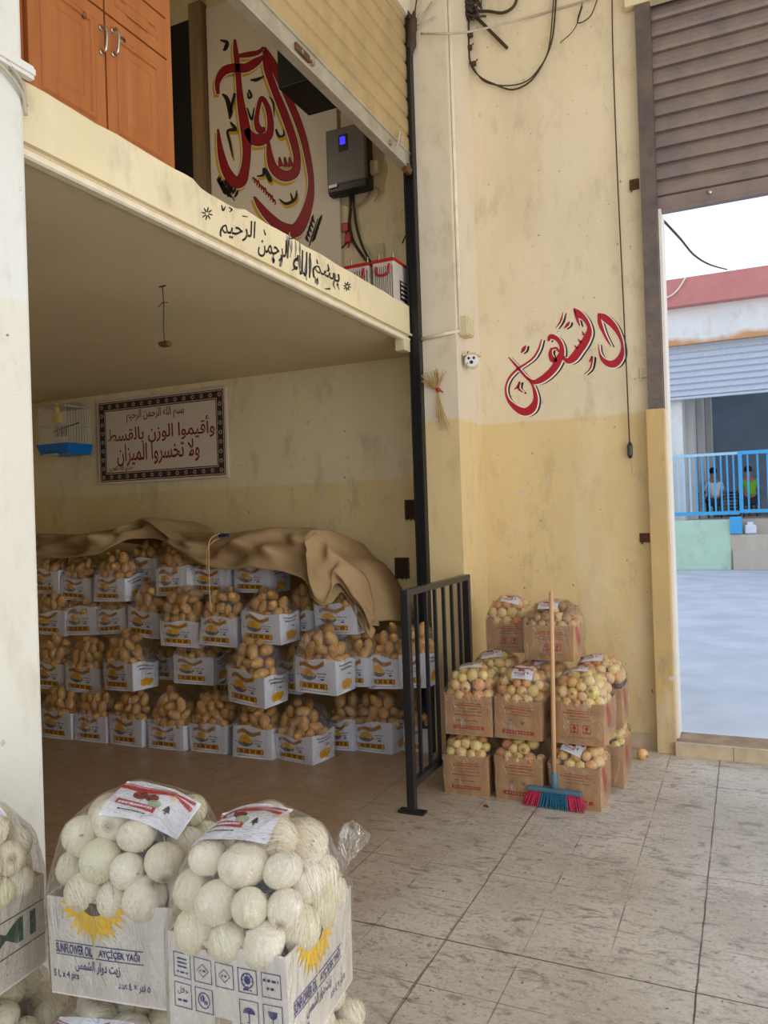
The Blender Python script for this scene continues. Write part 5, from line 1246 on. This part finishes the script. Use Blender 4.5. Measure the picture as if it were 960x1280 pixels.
for row, (rname, lst) in enumerate(BAGS):
    for i, (x0, x1, yb, Y, yaw, dome) in enumerate(lst):
        a = ony(x0, yb, Y); c = ony(x1, yb, Y); w = min(max(abs(c.x-a.x)*.97, .19), .31)
        z = 0.0 if row == 0 else a.z*.5+c.z*.5
        if row == 0: g = onz((x0+x1)/2, yb); Y = g.y; a = ony(x0, yb, Y); c = ony(x1, yb, Y); w = min(max(abs(c.x-a.x)*.97, .2), .31)
        todo.append((row, rname, i, ((a.x+c.x)/2, Y+.12, z), yaw, w, dome, Y))
order = sorted(range(len(todo)), key=lambda k: (todo[k][7] > 4.55, todo[k][0] == 3, -(todo[k][3][0])))
for k in order:
    row, rname, i, loc, yaw, w, dome, Y = todo[k]; rr = random.Random(900+k)
    hh = (.19, .205, .19, .19)[row]*rr.uniform(.95, 1.05)
    package('potato', loc, yaw, (w, .23, hh), max(dome, .10)+.05, (.033, .047), 900+k, 'potato_bag', 'white printed bag of potatoes, %s from the white pillar in the %s' % (ORD[i], rname), 'potato bag', 'potato bags stacked in the alcove', 'potato under clear film in the %s bag from the white pillar, %s' % (ORD[i], rname), 'potatoes in the %s bag of the %s' % (ORD[i], rname), POTM, prints_potato, 'film_fine', keep=lambda x, y, z: y < .03, taper=rr.uniform(-.07, .04), bulge=.012, lift=.012, tip=rr.uniform(-.09, .07) if row else rr.uniform(-.02, .02), grow=.010, fill=.66)
if REST.v:
    o = REST.build('loose_potatoes', 'potato', None, True); o['kind'] = 'stuff'; o['label'] = 'further potatoes showing behind in the rear potato bags'; o['category'] = 'potatoes'

# ---- burlap over the pile
def burlap():
    # front hem and upper fold line, followed from the pillar to the free end
    hem = [(36,700,4.42),(60,699,4.40),(105,696,4.38),(130,688,4.40),(160,676,4.52),(195,672,4.60),(222,692,4.50),(245,706,4.36),(275,711,4.34),(310,710,4.33),(350,715,4.33),(382,728,4.34),(396,752,4.36),(412,756,4.40),(428,742,4.46),(446,770,4.50),(462,800,4.52),(470,790,4.56)]
    crest = [(36,668,4.70),(60,668,4.68),(105,668,4.66),(130,662,4.68),(160,655,4.72),(190,647,4.74),(218,664,4.70),(250,668,4.62),(285,668,4.62),(320,660,4.62),(350,659,4.64),(380,664,4.66),(396,664,4.66),(415,690,4.68),(432,700,4.70),(446,712,4.70),(462,740,4.70),(472,778,4.66)]
    H = spline([tuple(ony(*p)) for p in hem], 8); C_ = spline([tuple(ony(*p)) for p in crest], 8); n = len(H); NV = 16; NB = 8; rr = random.Random(2)
    vs = []
    for i in range(n):
        h = Vector(H[i]); c = Vector(C_[i]); s = i/n
        for j in range(NV+1):
            t = j/NV; p = h.lerp(c, t); bul = math.sin(math.pi*t)
            f = .030*math.sin(s*34+t*5) + .024*math.sin(s*61-t*9+1) + .018*math.sin(s*15+t*14) + .012*math.sin(s*110+t*3)
            p.y -= bul*(.05+f*1.5); p.z += bul*.025 + f*.5*(1-abs(2*t-1)*.6)
            vs.append(p)
        for j in range(1, NB+1):
            t = j/NB; p = c.copy(); p.y += (5.36-c.y)*t; p.z -= .10*t*t + .03*math.sin(s*25+t*4)*t; vs.append(p)
    k = NV+NB+1; b = MB(); b.add(vs, [(i*k+j, (i+1)*k+j, (i+1)*k+j+1, i*k+j+1) for i in range(n-1) for j in range(k-1)])
    me = b.mesh('burlap_cover', 'burlap', True); o = bpy.data.objects.new('burlap_cover', me); COL.objects.link(o)
    tag(o, 'brown burlap cloth draped over the top of the potato bags', 'burlap')
    so = o.modifiers.new('thick', 'SOLIDIFY'); so.thickness = .006; ss = o.modifiers.new('sub', 'SUBSURF'); ss.levels = ss.render_levels = 1
    # the folded flap at the free end
    hem = [(385,700,4.30),(396,748,4.32),(410,752,4.34),(420,728,4.40),(438,748,4.44),(452,762,4.46),(466,786,4.48)]
    crest = [(392,664,4.46),(402,672,4.44),(414,686,4.46),(428,696,4.50),(442,706,4.54),(456,722,4.58),(470,760,4.60)]
    H = spline([tuple(ony(*p)) for p in hem], 8); C_ = spline([tuple(ony(*p)) for p in crest], 8); n = len(H); vs = []
    for i in range(n):
        for j in range(13):
            t = j/12; s = i/n; p = Vector(H[i]).lerp(Vector(C_[i]), t); bul = math.sin(math.pi*t)
            f = .022*math.sin(s*9+t*4)+.016*math.sin(s*21-t*6)+.012*math.sin(t*13+s*5); p.y -= bul*(.05)+f; p.z += f*.3; vs.append(p)
    b = MB(); b.add(vs, [(i*13+j, (i+1)*13+j, (i+1)*13+j+1, i*13+j+1) for i in range(n-1) for j in range(12)])
    f_ = b.build('folded_flap', 'burlap', o, True); so = f_.modifiers.new('thick', 'SOLIDIFY'); so.thickness = .006
    b = MB(); cable(b, [ony(281, 668, 4.56), ony(272, 668, 4.45), ony(262, 676, 4.29), ony(261, 700, 4.27), ony(262, 740, 4.26), ony(264, 765, 4.25)], .004, 6, 5)
    cable(b, [ony(278, 672, 4.56), ony(268, 676, 4.32), ony(259, 686, 4.29), ony(258, 702, 4.28), ony(259, 715, 4.27)], .003, 6, 5); b.build('tie_string', 'twine', o, True, label='pale tie string hanging down')
    b = MB(); q = ony(279, 669, 4.50); b.bbox((q.x-.03, q.y-.02, q.z-.012), (q.x+.04, q.y+.02, q.z+.012), .006); b.build('knot', 'navy', o)
burlap()

# ---- broom
def broom():
    base = onz(694, 1008); top = ony(689, 742, 4.17)
    e = empty('broom', (base.x, base.y, 0), 'broom with wooden handle and pink and blue bristles leaning on the onion boxes', 'broom', rz=-.04)
    B = Vector((0, 0, .135)); t = Vector((top.x-base.x, top.y-base.y, top.z)); t = Matrix.Rotation(.04, 3, 'Z') @ t
    b = MB(); b.tube([B - (t-B).normalized()*.02, B+(t-B)*.3, B+(t-B)*.6, t], [.0125, .0125, .0125, .0125], 0, 12); b.lathe([(.012, 0), (.012, .006), (.006, .012)], 10, 0, Matrix.Translation(t)); b.build('handle', 'broomwood', e, True)
    b = MB(); b.tube([Vector((0, 0, .085)), B, B+(t-B).normalized()*.05], [.024, .018, .016], 0, 12); b.build('socket', 'broomblue', e, True)
    W = .30
    b = MB(); b.bbox((-W/2, -.030, .078), (W/2, .030, .100), .008); b.build('head', 'broomblue', e)
    rr = random.Random(6); parts = {'broompink': MB(), 'broomteal': MB(), 'red2': MB()}
    for i in range(64):
        for j in range(4):
            u = (i+.5)/64; x = (u-.5)*(W-.015); y = (j-1.5)*.013; k = 'broompink' if u < .27 else 'red2' if u > .73 else 'broomteal'
            fx = x*1.22+rr.uniform(-.006, .006); fy = y*1.9-.012+rr.uniform(-.006, .006)
            parts[k].tube([(x, y, .08), (fx*.5+x*.5, fy*.4+y*.6, .04), (fx, fy, .002+rr.random()*.004)], [.0022, .0028, .0022], 0, 4)
    parts['broompink'].build('bristles', 'broompink', e, label='pink bristles'); parts['red2'].build('bristles', 'broompink', e, label='pink bristles'); parts['broomteal'].build('bristles', 'broomteal', e, label='blue bristles')
broom()
# dry leaf on the floor
q = onz(608, 1009); b = MB(); b.add([(-.02, 0, .004), (-.005, -.008, .010), (.018, -.003, .004), (.004, .008, .009), (-.012, .006, .012)], [(0, 1, 2, 3, 4)]); b.add([(-.02, 0, .002), (-.005, -.008, .007), (.018, -.003, .001), (.004, .008, .006), (-.012, .006, .009)], [(4, 3, 2, 1, 0)])
o = b.build('dry_leaf', 'seedbrown'); o.location = (q.x, q.y, 0); tag(o, 'small dark dry leaf on the floor in front of the onion boxes', 'leaf')
